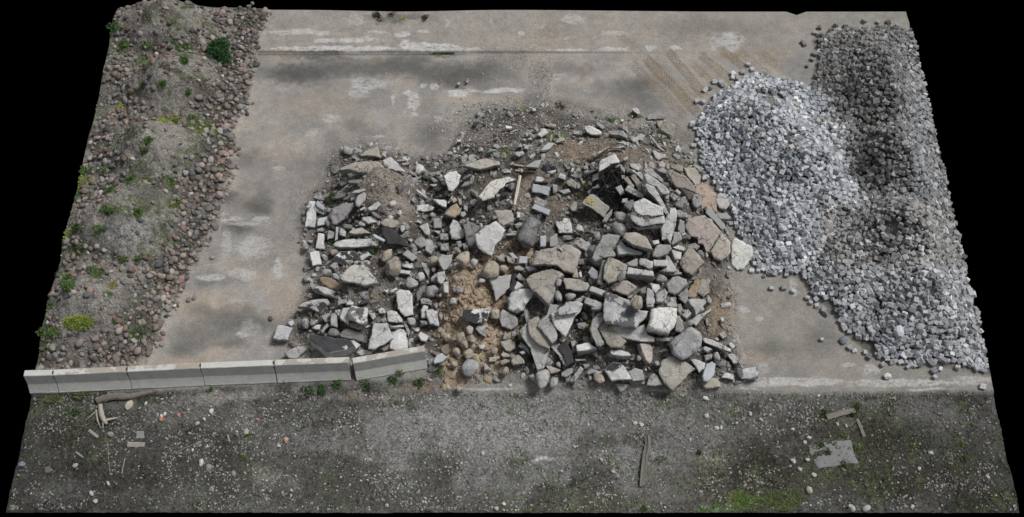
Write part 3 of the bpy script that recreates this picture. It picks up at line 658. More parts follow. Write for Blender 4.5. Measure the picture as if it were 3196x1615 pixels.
# ------------------------------------------------------------------ rubble, traced piece by piece
# "@x y s": corner and scale of the survey tile the outlines below it were read from.
# each line: kind thickness_cm lift_cm dx dy | outline of the upper face | label | short name used to place its neighbours
STONES = '''
@800 400 4.34
rw 22 0 |1165,250 1215,235 1250,265 1290,280 1310,340 1250,362 1195,350 1165,300|pale rounded stone alone on the concrete left of the tan slabs|lone pale stone behind the heap
t 25 15 0 45|1400,380 1475,310 1635,245 1660,280 1690,405 1560,368|tan triangular slab leaning on the larger tan slab below it|tan triangular slab
t 32 0 0 60|1130,570 1180,525 1340,460 1560,450 1650,450 1730,530 1680,575 1560,635 1370,590 1220,550|large tan slab at the back left tip of the rubble heap|large tan slab at the heap's back left
rg 20 0|1690,330 1740,335 1770,390 1740,410 1700,400
w 15 0 0 10|1715,440 1815,385 1880,450 2030,600 1960,590 1800,560 1740,540|crumbling white slab poking out of the soil right of the tan slabs|crumbling white slab
g 15 0|1340,410 1390,405 1400,450 1340,455
g 12 0|1100,730 1250,705 1225,760 1150,800
d 25 0 0 40|1250,710 1420,690 1440,720 1390,750 1250,740
d 15 0|1090,880 1200,790 1310,820 1300,860 1180,950 1060,975
g 10 5|1290,890 1330,850 1470,820 1480,850 1390,890
g 15 0|1280,905 1380,895 1375,960 1280,995
g 15 8|1345,1010 1380,920 1460,860 1490,900 1480,980 1390,1085 1350,1060
d 15 0|1165,970 1260,900 1275,910 1240,980 1190,990
g 18 0|765,945 860,875 880,900 930,1000 860,990 800,970
w 25 0 0 42|690,1100 720,990 800,985 815,1150 800,1340 655,1340|long white concrete post at the heap's upper left edge|long white post at the left edge
w 10 30|665,1075 720,1020 750,1030 735,1080 690,1095
l 18 12 0 30|805,1010 835,975 925,1065 915,1120 810,1055
g 18 0 0 10|780,1060 810,1060 925,1135 920,1185 790,1125
rg 20 0|935,1090 985,1065 1015,1090 1000,1150 945,1140
e 30 15 20 30|1000,1180 1060,1080 1180,1020 1230,1000 1240,1020 1310,1010 1330,1060 1300,1100 1260,1140 1180,1250 1080,1300 1030,1290 1000,1220|big purplish grey slab tilted over black soil on the left|big purplish grey slab
w 15 8|1500,1100 1640,995 1690,1045 1620,1115 1540,1130
w 10 0|1395,1110 1470,1065 1480,1090 1420,1130
g 12 0|1540,1125 1580,1120 1700,1220 1660,1240 1590,1190
w 15 0|1430,1215 1560,1195 1610,1210 1660,1275 1520,1310 1440,1260
rw 20 0|1790,1000 1830,965 1900,975 1905,1040 1840,1080 1800,1060
rw 18 0|1900,1120 1950,1090 1980,1140 1970,1200 1910,1200
rg 12 0|2020,1100 2060,1110 2050,1150 2015,1145
w 12 0|2090,960 2130,950 2170,1030 2120,1010
g 10 0|2050,590 2170,600 2170,660 2130,650
g 12 0|1900,435 2020,420 2040,445 1980,460 1900,455
g 12 0|1960,480 2060,460 2080,485 1990,500
rw 10 0|1540,790 1560,740 1600,745 1590,790 1550,815
rg 12 0|1745,740 1790,710 1830,740 1810,780 1760,780
@900 650 4.34
l 18 0 0 30|400,140 525,115 530,160 480,230 385,240
rd 18 15|480,165 540,150 560,210 540,260 490,235
g 15 0|380,290 460,255 515,285 480,325 390,330
rt 15 0|570,230 610,215 640,250 630,290 590,290
W 25 0 10 22|400,342 470,345 482,355 490,560 365,545|white block with a broken upper end, middle of three on the left edge|middle white block of the left edge
W 25 0 5 32|285,595 415,580 450,760 385,765 325,790|white prism shaped block lowest of three on the left edge|lowest white block of the left edge
rg 20 0|195,480 240,460 275,500 265,575 215,580 190,530
l 10 10|645,255 680,255 670,430 630,455
w 18 5 0 25|705,265 780,310 780,390 690,360
t 25 5 0 45|815,330 870,285 1000,262 1060,300 1115,340 1030,335 900,355|short tan topped slab behind the long narrow slab|short slab behind the long one
w 25 8 0 45|612,490 640,455 760,425 1160,410 1250,450 1200,510 1000,520 900,530 700,530 630,515|long narrow pale slab lying crosswise near the left edge|long narrow slab on the left
l 12 30 0 15|1140,370 1160,345 1300,420 1310,440 1290,455 1180,410
k 18 10 15 20|1265,265 1300,255 1420,280 1480,350 1560,400 1620,520 1560,510 1450,480 1340,490 1320,420 1270,370|black asphalt slab in the left half of the heap|black asphalt slab
t 15 5 0 10|1245,200 1300,150 1330,140 1480,170 1495,210 1460,260 1400,270 1280,240
g 20 5|940,200 1000,165 1050,215 1040,260 960,250
l 15 0|1515,235 1580,235 1580,300 1540,340 1515,300
s 20 0 0 20|1960,140 2080,140 2075,270 1970,270|smooth grey square slab on sandy soil
w 15 0|1770,250 1895,200 1925,340 1900,395 1860,370|white triangular shard on the sandy left crest|white triangular shard
l 15 0|1950,300 2060,310 2040,370
g 20 0|1700,455 1780,390 1850,410 1865,520 1800,560 1720,500
g 20 0|1860,420 1950,430 1980,560 1920,620 1850,560
g 25 5|2060,345 2170,350 2170,450 2055,450
g 25 5|2060,490 2170,470 2170,600 2070,590
d 12 5|735,250 840,220 870,240 860,290 760,275
w 10 0|1720,190 1760,150 1820,210 1790,220
g 18 0|530,310 570,300 625,330 630,390 600,420 530,440
rt 22 0|550,570 610,530 690,560 700,590 640,620 560,650
b 20 0 0 20|605,700 640,640 700,580 890,580 955,640 900,680 780,740 740,770 680,740|slab with torn black coating and white patches on the left|slab with torn black coating
w 18 5 0 20|960,650 1050,610 1075,590 1140,640 1080,650 990,720
rt 30 8|1235,640 1290,600 1440,535 1445,600 1400,640 1310,730 1245,710
rt 50 15|1280,840 1330,740 1400,650 1440,628 1510,645 1530,760 1525,880 1490,910 1340,925 1280,880|large rounded tan boulder in the middle of the heap's left half|large rounded tan boulder
s 18 8 0 15|1545,630 1610,560 1750,670 1680,720|grey diamond turned paving slab
t 12 0|1460,550 1540,540 1570,580 1550,620 1480,625
w 15 5|1535,770 1680,745 1700,820 1640,830 1550,800
l 18 8 0 25|1510,830 1660,850 1640,900 1500,880
rw 28 8|1740,895 1780,855 1830,870 1870,950 1820,1010 1760,990
g 20 0|1790,735 1885,740 1910,850 1890,930 1830,820
rt 30 8|1895,700 1940,655 2040,655 2030,740 2010,800 1940,790
rt 22 0|1920,800 2000,790 2015,860 1960,890
s 30 15 0 20|2020,700 2070,640 2230,630 2200,760 2150,830 2100,850|upright pale grey slab left of the tan clay streak|upright pale slab by the clay
H 38 20 0 40|705,960 720,900 830,790 890,760 1000,770 1080,810 1120,880 1200,980 1215,1015 1100,1030 1000,1050 920,1020 800,1000 740,990|big slab half bare white, half caked with brown earth|big half white half brown slab
g 22 0|560,780 610,730 660,735 670,790 620,820
rg 30 0|445,860 500,825 600,835 610,880 540,930 470,920
g 20 10|590,890 640,880 690,930 690,990 620,960
o 22 15 0 20|415,950 480,930 560,940 740,1050 740,1090 710,1120 560,1080 440,1010|brown elongated slab on the left edge above a black topped one|brown elongated slab
b 26 5 0 50|330,1090 400,1050 500,1070 760,1165 690,1180 640,1215 480,1150|long dark topped slab with pale sides at the left edge|long dark topped slab
g 25 0|275,1020 310,1010 440,1060 340,1085 325,1110
rg 28 0|240,1170 290,1145 350,1180 330,1220 250,1240
rg 45 10|1555,990 1600,940 1720,930 1765,990 1740,1100 1680,1140 1570,1040|grey boulder just behind the tall upright white block
rt 18 5|1840,1000 1890,970 1915,1000 1890,1050 1850,1040
g 22 0|1925,960 1990,880 2020,900 2010,1020 1940,1010
w 25 10|2010,880 2120,850 2130,960 2080,1060 2020,1010
rg 42 5|1830,1130 1900,1020 1990,1015 2040,1110 1960,1150 1940,1230 1850,1200
w 25 8|2090,1010 2170,990 2170,1180 2110,1160
rg 20 5|2010,1170 2060,1135 2100,1190 2060,1230
w 12 12|1370,1130 1470,1070 1480,1110 1400,1160
l 10 5|1290,1120 1360,1100 1340,1160
d 25 5|1740,1160 1800,1050 1860,1060 1820,1200 1740,1290
rg 25 5|1800,1220 1850,1200 1950,1260 1930,1310 1800,1300
@850 930 4.34
W 32 15 0 5|1676,-60 1720,-110 1860,-100 1890,-60 1910,230 1790,262 1700,150|tall upright white block with a rounded foot|tall upright white block
b 28 8 -5 38|345,115 430,60 570,20 740,15 785,80 650,205 490,125|black and white flaked slab at the left edge, third up from the barriers|black and white flaked slab
w 15 5|880,50 930,30 1010,40 1000,70 880,105
w 15 8|1000,70 1040,35 1105,65 1100,110 1010,110
k 20 0|1180,70 1240,15 1300,20 1300,60 1210,90
w 15 5|840,165 900,155 925,200 910,260 850,200
b2 30 20 0 25|1015,215 1075,105 1150,125 1295,138 1278,350 1210,360 1040,290|square grey slab smeared with white mortar in the left front|square slab smeared with mortar
w 25 8|920,250 950,140 1060,125 1015,215 1045,390 980,350 920,290
o 20 5|1045,320 1240,380 1210,440 1150,440 1050,390
g 20 10|790,200 880,240 885,420 795,380
g 18 5|655,250 780,200 790,340 715,340
w 18 5|1305,210 1390,200 1405,280 1365,315
w 20 5|1425,160 1480,130 1535,170 1535,230 1450,230
w 20 0|1545,190 1600,165 1690,195 1760,300 1760,350 1640,350 1560,340
w 12 8|1460,300 1530,270 1545,310 1500,340
rg 28 0|400,290 450,265 500,300 490,400 430,410 395,360
rg 26 0|495,320 540,280 600,300 595,360 520,405
w 20 0|560,400 600,360 660,365 640,450 570,440
rw 20 0|195,320 260,285 325,350 270,380 200,370
m 45 0 15 55|5,550 75,365 270,400 215,560 205,572 100,565|white pitted cube standing apart at the left front corner|pitted white cube at the left front
g 22 0 0 35|160,740 300,670 500,635 525,650 440,720 330,820 220,815|grey wedge slab left of the big black topped slab
k2 42 12 25 108|490,560 500,505 540,495 900,545 1060,570 1120,660 1000,700 720,755 640,680 560,600|big black topped slab with white sides beside the barrier gap|big black topped slab
w 20 5|1060,580 1110,575 1200,650 1130,710
w 18 5 0 12|1140,740 1210,695 1355,725 1340,760 1200,785
w 42 20 5 15|1310,620 1365,340 1545,355 1600,450 1640,545 1560,600 1380,700 1300,690|big pale trapezoid block leaning beside the last barrier|pale trapezoid block
w 30 0|1600,530 1640,460 1740,415 1820,470 1845,690 1700,710 1590,680|speckled pale slab touching the back of the last barrier|speckled slab behind the last barrier
t 20 0|1450,700 1600,610 1580,700 1510,740
g 22 8|655,460 740,345 790,380 720,440 690,500
rd 30 5|720,470 770,410 850,415 920,440 880,520 770,520
d 18 0|905,500 1000,420 1140,450 1300,560 1290,640 1100,570 930,540
l 10 10|1590,400 1700,370 1785,370 1780,400 1640,410
rg 30 5|1815,260 1900,250 1945,290 1940,370 1880,415 1830,330
g 20 5|1995,310 2110,310 2110,370 2040,385
W 20 8|1970,510 2010,455 2130,540 2080,610 2010,590|small white block behind the right end of the last barrier
w 25 10|2010,170 2050,100 2110,120 2105,290 2020,290
w 25 12|2080,170 2170,155 2240,200 2200,380 2130,370 2090,250
g 25 10|2000,20 2060,0 2160,60 2150,120 2090,100 2020,100
g 22 0|1780,340 1830,360 1870,470 1840,520
@1350 930 4.34
rw 28 10|210,60 260,0 330,5 345,55 310,100 220,95
B 42 20 0 12|395,270 410,180 430,160 760,145 770,190 740,300 700,350 590,345|white block with a black right half lying in the tan clay|half black block in the clay
rt 40 5|780,290 790,160 840,125 905,150 910,290 840,330
g 35 10 0 20|915,290 920,190 950,160 1050,200 1150,280 1155,370 1060,430 940,390|smooth grey slab right of the clay streak, below the mottled one|smooth grey slab right of the clay
D 42 18|1017,35 1077,-85 1177,-125 1307,-125 1382,-65 1347,15 1270,110 1230,200 1140,235 1030,190|dark mottled boulder right of the clay streak|dark mottled boulder
g 20 5|1240,160 1270,150 1285,250 1270,330 1240,240
w 30 8|1185,450 1270,340 1285,440 1310,520 1400,600 1575,710 1520,900 1500,960 1420,990 1380,870 1320,700 1210,530|long pointed slab reaching down to the front edge|long pointed slab at the front
t 22 25|1283,370 1320,300 1400,245 1450,290 1440,400 1520,520 1590,620 1575,710 1440,650 1330,550|dusty slab lying on the long pointed slab
g 35 18|1590,85 1715,105 1600,210 1640,350 1695,500 1690,560 1620,610 1500,470 1420,380 1450,310 1550,230|upright grey slab between the dusty slab and the pale pointed one
W 28 40 0 20|1600,210 1700,150 1830,60 1970,40 2040,80 2000,190 1940,250 1800,530 1700,450 1640,380|pale pointed slab with a smaller slab lying on it|pale pointed slab
w 12 66|1690,180 1720,140 1840,60 1980,45 2000,110 1970,210 1710,250|small slab lying on the pale pointed slab
w 20 5|1585,650 1720,610 1800,800 1830,940 1780,930 1690,770
k 30 12|1690,680 1740,620 1800,575 1860,680 1920,870 1820,920 1780,800|black coated slab standing steeply near the front|steep black slab near the front
W 40 15 0 80|1945,640 2130,600 2215,680 2060,715 1955,725|pale block with a bright top near the front edge|pale block with a bright top
w 15 5|1705,560 1740,535 1800,560 1770,610 1720,600
g 18 0|1870,590 1940,575 1930,640 1890,690
g 15 0|1920,830 2080,825 2080,860 1940,870
g 18 0|2030,900 2125,890 2120,940 2060,975
rg 22 0|1655,880 1690,840 1765,920 1740,960 1680,940
t 22 0|1530,920 1600,920 1750,990 1680,1030 1600,1045
rw 42 8|1380,1005 1490,985 1530,955 1590,1005 1580,1130 1540,1200 1450,1250 1420,1170 1390,1080|pale rounded block at the front foot of the heap|pale rounded block at the front foot
g 25 0|1300,1060 1370,1025 1390,1120 1420,1190 1330,1110
rg 35 0|1600,1080 1680,1040 1735,1070 1720,1130 1650,1230 1580,1220 1590,1140
g 28 0 0 15|1745,1010 1830,960 1905,950 1890,1020 1800,1075 1750,1060
g 22 5 0 28|1850,1130 2000,925 2050,960 1920,1150|small grey prism lying at the front foot
g 25 0|2080,1030 2150,960 2200,970 2200,1020 2110,1055
rt 35 0|910,1010 930,950 1030,920 1045,1000 1000,1060 930,1060|rounded tan stone alone on gravel in front of the clay streak
rl 45 5|370,890 400,850 600,820 640,860 640,930 540,1060 440,1060 390,990|grey boulder at the foot of the tan clay streak|grey boulder at the clay's foot
l 25 5|10,880 60,780 130,745 200,820 150,870 30,915
rt 30 10|295,440 430,440 430,510 490,640 470,700 400,710 330,580|long tan clay covered stone standing in the clay streak|long clay covered stone
rt 30 8|410,730 500,660 560,720 565,810 500,860 450,850
rt 30 0|245,870 300,830 355,890 350,950 310,970 250,920
w 18 8|605,640 700,630 720,660 690,710 640,710
rt 28 5|780,670 820,640 890,680 890,770 800,770
t 28 5|920,600 1040,560 1125,600 1110,690 1050,750 1000,740 940,660
rg 25 5|1040,480 1090,440 1150,470 1130,540 1060,545
g 20 5|950,560 980,450 1030,510 1035,560
t 35 5|1065,880 1100,780 1170,770 1240,860 1250,910 1090,935
t 22 0|920,780 960,720 1060,790 1040,820 950,820
t 25 0|900,860 990,830 1050,870 930,935
g 20 0|1160,660 1200,600 1300,690 1320,780 1240,700
l 15 5|1170,740 1240,710 1260,760 1210,780
g 25 8|580,430 620,370 715,370 715,550 640,500
rg 25 8|440,410 500,365 560,400 550,490 510,510 460,480
rt 22 0|315,1180 360,1165 420,1200 400,1280 330,1280
t 18 0|760,810 900,790 910,820 850,880 760,880
g 18 0|690,900 720,875 770,960 700,975
rt 25 5|130,480 200,460 260,500 260,590 200,610 150,570
rt 22 5|250,680 330,650 380,720 370,790 300,790
l 18 8|0,175 60,170 90,380 70,400 0,370
rt 22 5|80,180 130,170 140,310 90,310
rt 22 5|130,250 200,220 230,270 220,320 150,310
rt 25 5|470,480 560,500 600,600 530,640 490,600
rt 24 5|600,220 0,0
@1400 650 4.34
w 25 12 5 10|5,260 60,150 120,190 225,340 215,390 110,435 40,410|grey slab with a bright chipped edge left of the great white slab|grey slab with bright edge
W 28 45 14 8|355,360 480,260 640,175 700,230 765,305 705,420 625,530 610,605 580,655 500,610 410,560 370,470|great white five sided slab lying in the middle of the heap|great white slab
d 25 8|200,240 270,180 340,200 415,250 420,290 360,360 370,500 310,540 260,530 240,420
T 18 5|610,30 850,20 880,100 860,180 740,230 680,200 650,100|smooth tan slab sunk in soil behind the great white slab|smooth tan slab in soil
l 30 8 5 38|1126,0 1166,-65 1376,25 1350,95|lower of two smooth blue grey blocks on the sandy crest|lower blue grey block
D2 50 10|880,540 920,400 980,270 1060,120 1100,75 1150,120 1280,180 1250,250 1200,290 1190,440 1130,550 1000,575|long dark grey boulder right of the great white slab|long dark boulder
W 25 12 0 5|1455,195 1530,180 1560,130 1640,150 1685,340 1490,340|white block with a notched corner above the mottled tan slab|white notched block
rw 28 10|1700,220 1760,215 1860,285 1840,330 1760,350 1700,280
l 25 15 -12 8|1240,380 1320,375 1320,520 1240,530
s 28 12 0 5|1370,400 1470,345 1480,430 1470,520 1370,520
W 12 8|925,60 965,60 965,140 925,140
T 8 5|780,345 915,340 915,370 780,370
b2 22 30 0 12|1670,460 1750,390 1930,490 1860,585
M 40 20 0 42|1130,770 1210,610 1250,560 1380,540 1500,500 1650,490 1790,600 1760,690 1730,800 1690,880 1560,850 1450,770 1300,760|big mottled tan slab in the middle right of the heap|big mottled tan slab
l 25 15 0 20|955,650 1070,655 1060,750 950,750|small pale square block left of the mottled tan slab
w 12 55|1480,540 1515,525 1560,575 1540,600
M 45 5|1050,960 1110,910 1240,850 1400,825 1530,860 1560,900 1440,990 1450,1060 1415,1200 1350,1290 1250,1200 1100,1070|broad earth stained slab in front of the big mottled one|broad earth stained slab
s 30 15|540,940 850,900 820,1080 760,1170 640,1280 600,1100|smooth grey wedge slab at the top of the clay streak|smooth grey wedge by the clay
rt 40 30|440,800 520,740 600,710 690,800 690,940 540,940 450,860|angular tan boulder at the top of the clay streak|angular tan boulder
rt 30 10|660,780 800,770 830,870 760,880 690,870
rt 42 12|75,680 170,610 280,580 295,700 240,760 180,800 90,750|rounded tan stone at the top left of the clay streak|rounded tan stone by the clay
rg 30 10|290,710 350,665 400,690 400,770 340,805 290,770
T 38 12 0 22|1560,950 1700,960 1880,1010 1915,1050 1870,1115 1740,1125 1580,1095|smooth tan loaf shaped block right of the earth stained slab|tan loaf shaped block
rg 35 8|1430,1120 1480,1100 1540,1180 1540,1290 1480,1290 1420,1170
rg 35 8|1560,1180 1620,1150 1720,1150 1730,1190 1640,1270 1560,1250
s 32 15 0 50|1915,1075 1940,1055 2130,1120 2090,1190 1905,1120
w 20 10|1710,1250 1780,1205 1815,1240 1800,1290
g 30 10|1855,1200 2070,1290 2100,1330 2060,1400 1840,1300
g 42 15|1940,720 1990,560 2060,470 2080,380 2160,345 2330,370 2280,500 2250,590 2130,620 2060,820 1990,790|tall smooth grey slab left of the tan topped boulder|tall smooth grey slab
g 22 45|2040,660 2130,590 2220,570 2270,640 2250,670 2110,690
d 25 12|2080,710 2125,700 2100,1000 2090,1060 2010,1040
g 32 10|1880,870 1940,790 2010,850 2030,960 1950,960
W 12 8|1760,870 1800,865 1810,940 1780,950
rd 35 10|1870,590 1950,500 2030,470 2000,600 1940,680
d 25 5|1760,690 1830,690 1840,780 1740,780
t 25 8|1690,870 1740,800 1760,970 1680,950
g 22 10|880,800 960,780 1030,830 1010,870 900,850
l 22 10|1040,810 1130,790 1200,830 1090,880
g 25 8|910,940 960,880 1040,980 1030,1010 950,990
W 22 10|890,1090 930,990 1000,1040 1020,1080 900,1130
k 22 12|830,1060 880,850 920,870 900,1000 880,1130 820,1120
g 25 10|640,660 740,610 780,640 760,720 700,710
l 18 10|810,610 870,600 940,700 870,700
rg 30 20|1440,960 1540,960 1540,1060 1480,1080 1440,1010
t 22 10|780,640 900,700 890,780 800,740
rw 22 8|60,1100 130,1045 210,1075 200,1160 130,1180
rw 22 8|370,970 440,945 510,980 490,1010 400,1015
rg 22 10|1940,300 2050,320 2060,440 1990,440
g 18 8|160,60 220,40 240,90 200,140 165,120
rt 16 8|165,150 220,140 240,180 200,210
g 16 8|590,100 650,110 660,150 600,165
rt 22 8|50,540 70,500 130,530 180,600 120,625
g 20 5|100,450 160,440 170,520 130,540
g 20 5|180,480 240,460 260,520 200,545
@1900 650 4.34
rg 40 15|75,40 190,60 270,120 230,190 130,230 85,150
rg 40 5|20,180 70,155 110,220 250,250 310,320 120,350 50,290
rd 28 12|215,190 260,170 310,210 300,290 240,260
V 30 45 0 16|326,-45 356,-85 466,-130 736,-5 738,95 616,105 436,100 356,45|great white speckled slab in the right half of the heap|great speckled slab
w 34 25 0 10|290,90 400,120 440,180 740,105 765,140 740,200 440,255 310,170|pale slab directly under the great speckled slab
g 20 10|315,250 440,270 710,230 700,270 400,310
X 45 40|705,310 740,180 830,60 830,0 900,-10 930,80 920,200 880,320 835,510 780,450 720,460|tall slab standing on edge with a bright ridge|slab standing on edge
t 45 25 5 58|190,400 225,335 350,330 490,380 545,475 600,565 470,540 345,505 260,450|tan topped boulder below the great speckled slab|tan topped boulder
s 35 5|115,520 165,440 240,540 400,600 455,630 440,660 130,660
e 35 12|600,620 640,510 700,490 820,500 845,560 790,640 660,695 590,680
w 15 10|590,440 680,425 695,480 620,490
p 38 20 -10 12|1035,240 1060,160 1150,130 1300,100 1380,150 1520,330 1350,590 1320,600 1280,490 1210,480 1200,400 1100,380 1050,300|large pinkish slab at the right edge, left piece of two|large pinkish slab
p 34 10|1530,350 1650,470 1640,650 1520,740 1430,700 1370,610|pinkish slab broken off along the right of the larger one|pinkish broken off slab
V 30 0 0 22|1660,500 1690,410 1730,405 1935,520 1955,640 1830,820 1745,845 1655,770|pale speckled slab on the concrete touching the sett heap|pale slab touching the sett heap
t 45 18|1040,600 1080,520 1130,530 1220,650 1300,760 1190,850 1125,935 1020,880 960,790 950,760|tan diamond shaped boulder near the right edge|tan diamond boulder
rd 32 5|1190,580 1240,560 1300,600 1290,680 1270,690 1200,620
w 28 10|850,560 990,600 980,690 900,700
w 24 10|860,540 940,500 1030,540 1020,600 960,590
g 28 8|880,330 950,320 990,400 980,440 860,520 850,500
d 22 8|990,380 1050,350 1110,390 1090,430 1000,430
s 30 15 -12 0|930,290 960,155 1025,180 1030,330 970,350
w 25 22|400,740 420,680 480,675 560,720 600,720 590,820 555,850 470,800 410,780
W 30 20 0 32|610,700 790,700 790,785 750,788 610,788|white square ended block right of the notched grey stone
g 24 8|240,745 380,680 400,690 390,790 280,780
w 45 20 0 95|235,870 260,800 590,850 605,920 240,890|barrel shaped pale block lying crosswise|barrel shaped block
p 38 15 0 15|20,1070 200,980 250,990 370,1050 380,1090 250,1170 190,1160 40,1110|pinkish flat topped boulder in front of the barrel shaped block|pinkish flat boulder
t 48 15|-70,880 -40,720 0,665 80,680 255,780 235,860 225,980 0,1060 -70,1000|large tan boulder left of the barrel shaped block|large tan boulder
rd 28 45|100,940 140,880 220,870 230,980 130,1010
rd 28 8|640,990 660,900 720,880 800,970 770,1010
g 32 8|770,640 820,650 910,800 920,860 700,850 790,780
g 20 8|760,880 870,860 980,870 980,900 860,930 780,920
g 48 18|780,1050 860,940 930,925 1060,970 1050,1050 980,1140 880,1210 800,1180|big faceted grey boulder on the right slope|faceted grey boulder
w 28 8|560,1010 690,1030 700,1080 640,1150 600,1100
w 28 8|505,1200 520,1070 600,1110 610,1180 580,1300 510,1300
d 22 5|430,1100 510,1050 500,1160 440,1150
g 38 15|640,1180 760,1090 800,1150 780,1260 720,1310 650,1300
g 32 8|930,1200 1030,1100 1090,1130 1060,1260 1020,1290
o 22 5|1075,1130 1190,920 1260,950 1170,1210 1080,1200
t 18 0|1180,1150 1260,960 1370,970 1360,1150 1280,1220
s 24 18|1310,70 1330,-20 1395,10 1440,80 1570,230 1575,290 1530,320 1440,200|smooth plank like slab behind the pinkish slabs|smooth plank like slab
s 24 5 0 40|1430,75 1600,65 1660,140 1620,150 1500,145
g 22 5|1070,500 1170,470 1230,520 1190,580 1100,540
g 30 5|250,1180 330,1160 310,1230 260,1240
@1800 400 4.34
V 32 25 5 25|300,595 298,490 340,430 510,345 535,370 580,465 460,490 380,550|curved white slab on the back crest above the black netting|curved white slab on the crest
W 28 5|110,20 160,-30 210,-20 300,35 350,85 320,115 200,120 130,70|white boulder on the back slope right of a small blue block|white boulder on the back slope
w 22 0|415,40 620,30 650,60 670,130 570,95 430,85
w 20 5 0 15|715,140 890,90 935,95 890,170 850,165 770,200|slab at the back where a thin concrete beam starts|slab at the beam's end
w 15 5|520,195 700,190 705,240 690,270 650,225
w 15 5|460,270 640,240 650,260 580,285
w 14 5|275,350 420,245 445,260 290,370
rg 22 0|180,370 230,330 290,345 270,395 200,395
w 18 5|610,430 690,375 690,430 650,460
w 18 0|1020,310 1060,300 1120,345 1215,370 1200,420 1150,420 1110,460 1070,430 1050,370|bone shaped white slab right of the crest|bone shaped white slab
w 12 0|910,270 950,275 990,310 980,355
t 18 5|1110,470 1150,440 1210,480 1200,530 1120,510
t 15 0|1210,480 1260,480 1260,550 1220,540
g 18 8|580,490 660,570 650,630 600,580
d 18 5|650,530 700,530 700,600 680,620
w 15 12|720,560 770,560 905,680 890,700 800,620
g 22 8|900,560 1000,540 1120,640 1170,700 1160,730 1070,680 940,600
e 28 5|1080,540 1180,530 1225,570 1220,620 1110,580
p 32 22 0 25|1235,610 1250,565 1480,650 1610,830 1600,870 1460,820 1350,810 1280,700|pale pinkish slab tilted on the upper right slope|tilted pinkish slab
t 15 0|1270,490 1430,500 1440,600 1380,600 1270,540
T 14 0|1450,540 1600,530 1680,640 1660,770 1600,760 1500,640
w 20 5|1560,500 1600,505 1730,555 1680,620 1620,560
W 18 0 0 8|1690,680 1715,630 1780,630 1800,670 1700,710
rw 18 0|1555,430 1600,405 1645,440 1620,475 1570,465
t 28 15|640,690 680,650 780,780 760,810 700,760
t 32 15|720,650 780,625 880,750 870,860 830,850 790,750
w 32 22 0 22|655,840 680,780 720,780 900,890 910,940 850,945 770,910
g 22 10|880,780 910,790 945,920 920,935 890,860
w 34 28 0 15|910,640 945,610 1050,680 1200,790 1265,870 1230,895 1160,890 1080,800 960,750|long thick slab pointing down the upper right slope|long thick slab on the right slope
w 34 22 -15 30|920,780 950,755 1050,800 1150,960 1250,1160 1210,1180 1140,1060 1040,930 960,850|long curved slab above the slab standing on edge|long curved slab
w 20 8|1190,900 1250,900 1240,980 1200,980
g 28 5|1260,930 1300,870 1380,950 1320,1010
e 32 12|1330,1030 1440,930 1475,930 1430,1110 1340,1080
g 34 12|1560,960 1580,890 1680,910 1705,1050 1620,1120 1580,1060
P 14 5|1610,780 1690,760 1780,770 1810,840 1890,880 1900,1140 1830,1120 1750,1070 1690,1100 1700,1010 1670,900 1610,880|rough reddish slab lying flat on the right slope|rough reddish slab
w 34 5|1880,1000 1900,920 1950,870 2060,970 2070,1060 2020,1140 1930,1110|pale faceted boulder between the reddish slab and the setts|pale boulder beside the setts
g 32 8|1350,1110 1400,1110 1510,1200 1500,1240 1370,1230
Y 22 25 0 10|60,1020 180,900 250,910 320,980 460,1080 370,1215 230,1110 100,1040|grey slab with yellow handwriting under the black netting|slab with yellow writing
l 20 25|520,810 600,770 650,900 590,930
l 18 22|620,960 690,950 690,1035 610,1020
e 32 12|680,1000 770,965 780,1050 720,1150 640,1060
d 18 5|190,840 310,720 310,830
rd 22 5|130,760 170,680 210,740 190,830
t 20 8|210,740 220,640 300,610 300,700
d 15 5|85,610 150,590 270,560 250,590 110,635
g 20 0|0,760 20,740 50,790 30,840 0,830
w 28 15|690,1170 760,1180 850,1270 900,1310 830,1310 740,1240
g 25 8|600,640 650,640 650,700 610,705
g 22 8|1360,820 1420,870 1390,895 1330,850
g 25 5|340,1290 400,1180 490,1090 470,1180 400,1300
@1300 400 4.34
V 36 22 0 5|360,650 450,595 540,585 600,650 570,760 490,860 430,850 395,720|white tapering block pointing down, upper middle of the heap|white tapering block
T 26 8 -8 34|640,510 880,420 960,415 1110,455 1130,500 1040,515 860,565|tan slab lying flat on the back crest|tan slab on the back crest
U 32 20 -5 25|835,930 900,860 1020,710 1250,665 1340,700 1210,720 1200,780 1060,910 1050,940 900,985|big whitish shard pointing up and right on the upper slope|big whitish shard
s 22 10|1465,540 1600,450 1690,430 1680,490 1650,560|smooth grey slab in front of a dark plastic sheet
w 15 5|1755,600 1890,565 1880,610 1820,635
W 25 0 0 10|1630,90 1720,10 1790,65 1690,130|white oblong block at the back edge of the heap|white oblong block at the back
w 22 0|1465,80 1520,40 1555,80 1490,140
w 15 0|1500,150 1550,120 1575,160
w 12 0|1420,150 1480,140 1480,175
t 20 0|1880,200 1950,115 2025,180 1900,220
s 12 0|1680,300 1780,190 1875,200 1800,290|flat blue grey slab half sunk in the back slope
w 15 0|1670,180 1690,160 1720,185 1700,215
w 20 0|1355,280 1415,200 1440,280
w 18 0|1450,290 1490,225 1535,290 1500,305
w 20 0|1330,330 1440,315 1465,350 1390,410 1340,380
V 18 0|535,150 600,145 608,200 545,208|small white cube alone on the gravel behind the heap|small white cube behind the heap
W 14 0|495,310 540,305 540,340 500,345
d 12 0|350,430 400,380 430,430 390,460
W 12 0|560,370 600,365 590,395
l 32 10 0 12|1575,755 1805,800 1785,915 1560,870|upper of two smooth blue grey blocks on the sandy crest|upper blue grey block
W 22 5|1605,740 1620,655 1700,660 1735,720 1690,750
k 15 5|1690,740 1740,705 1785,740
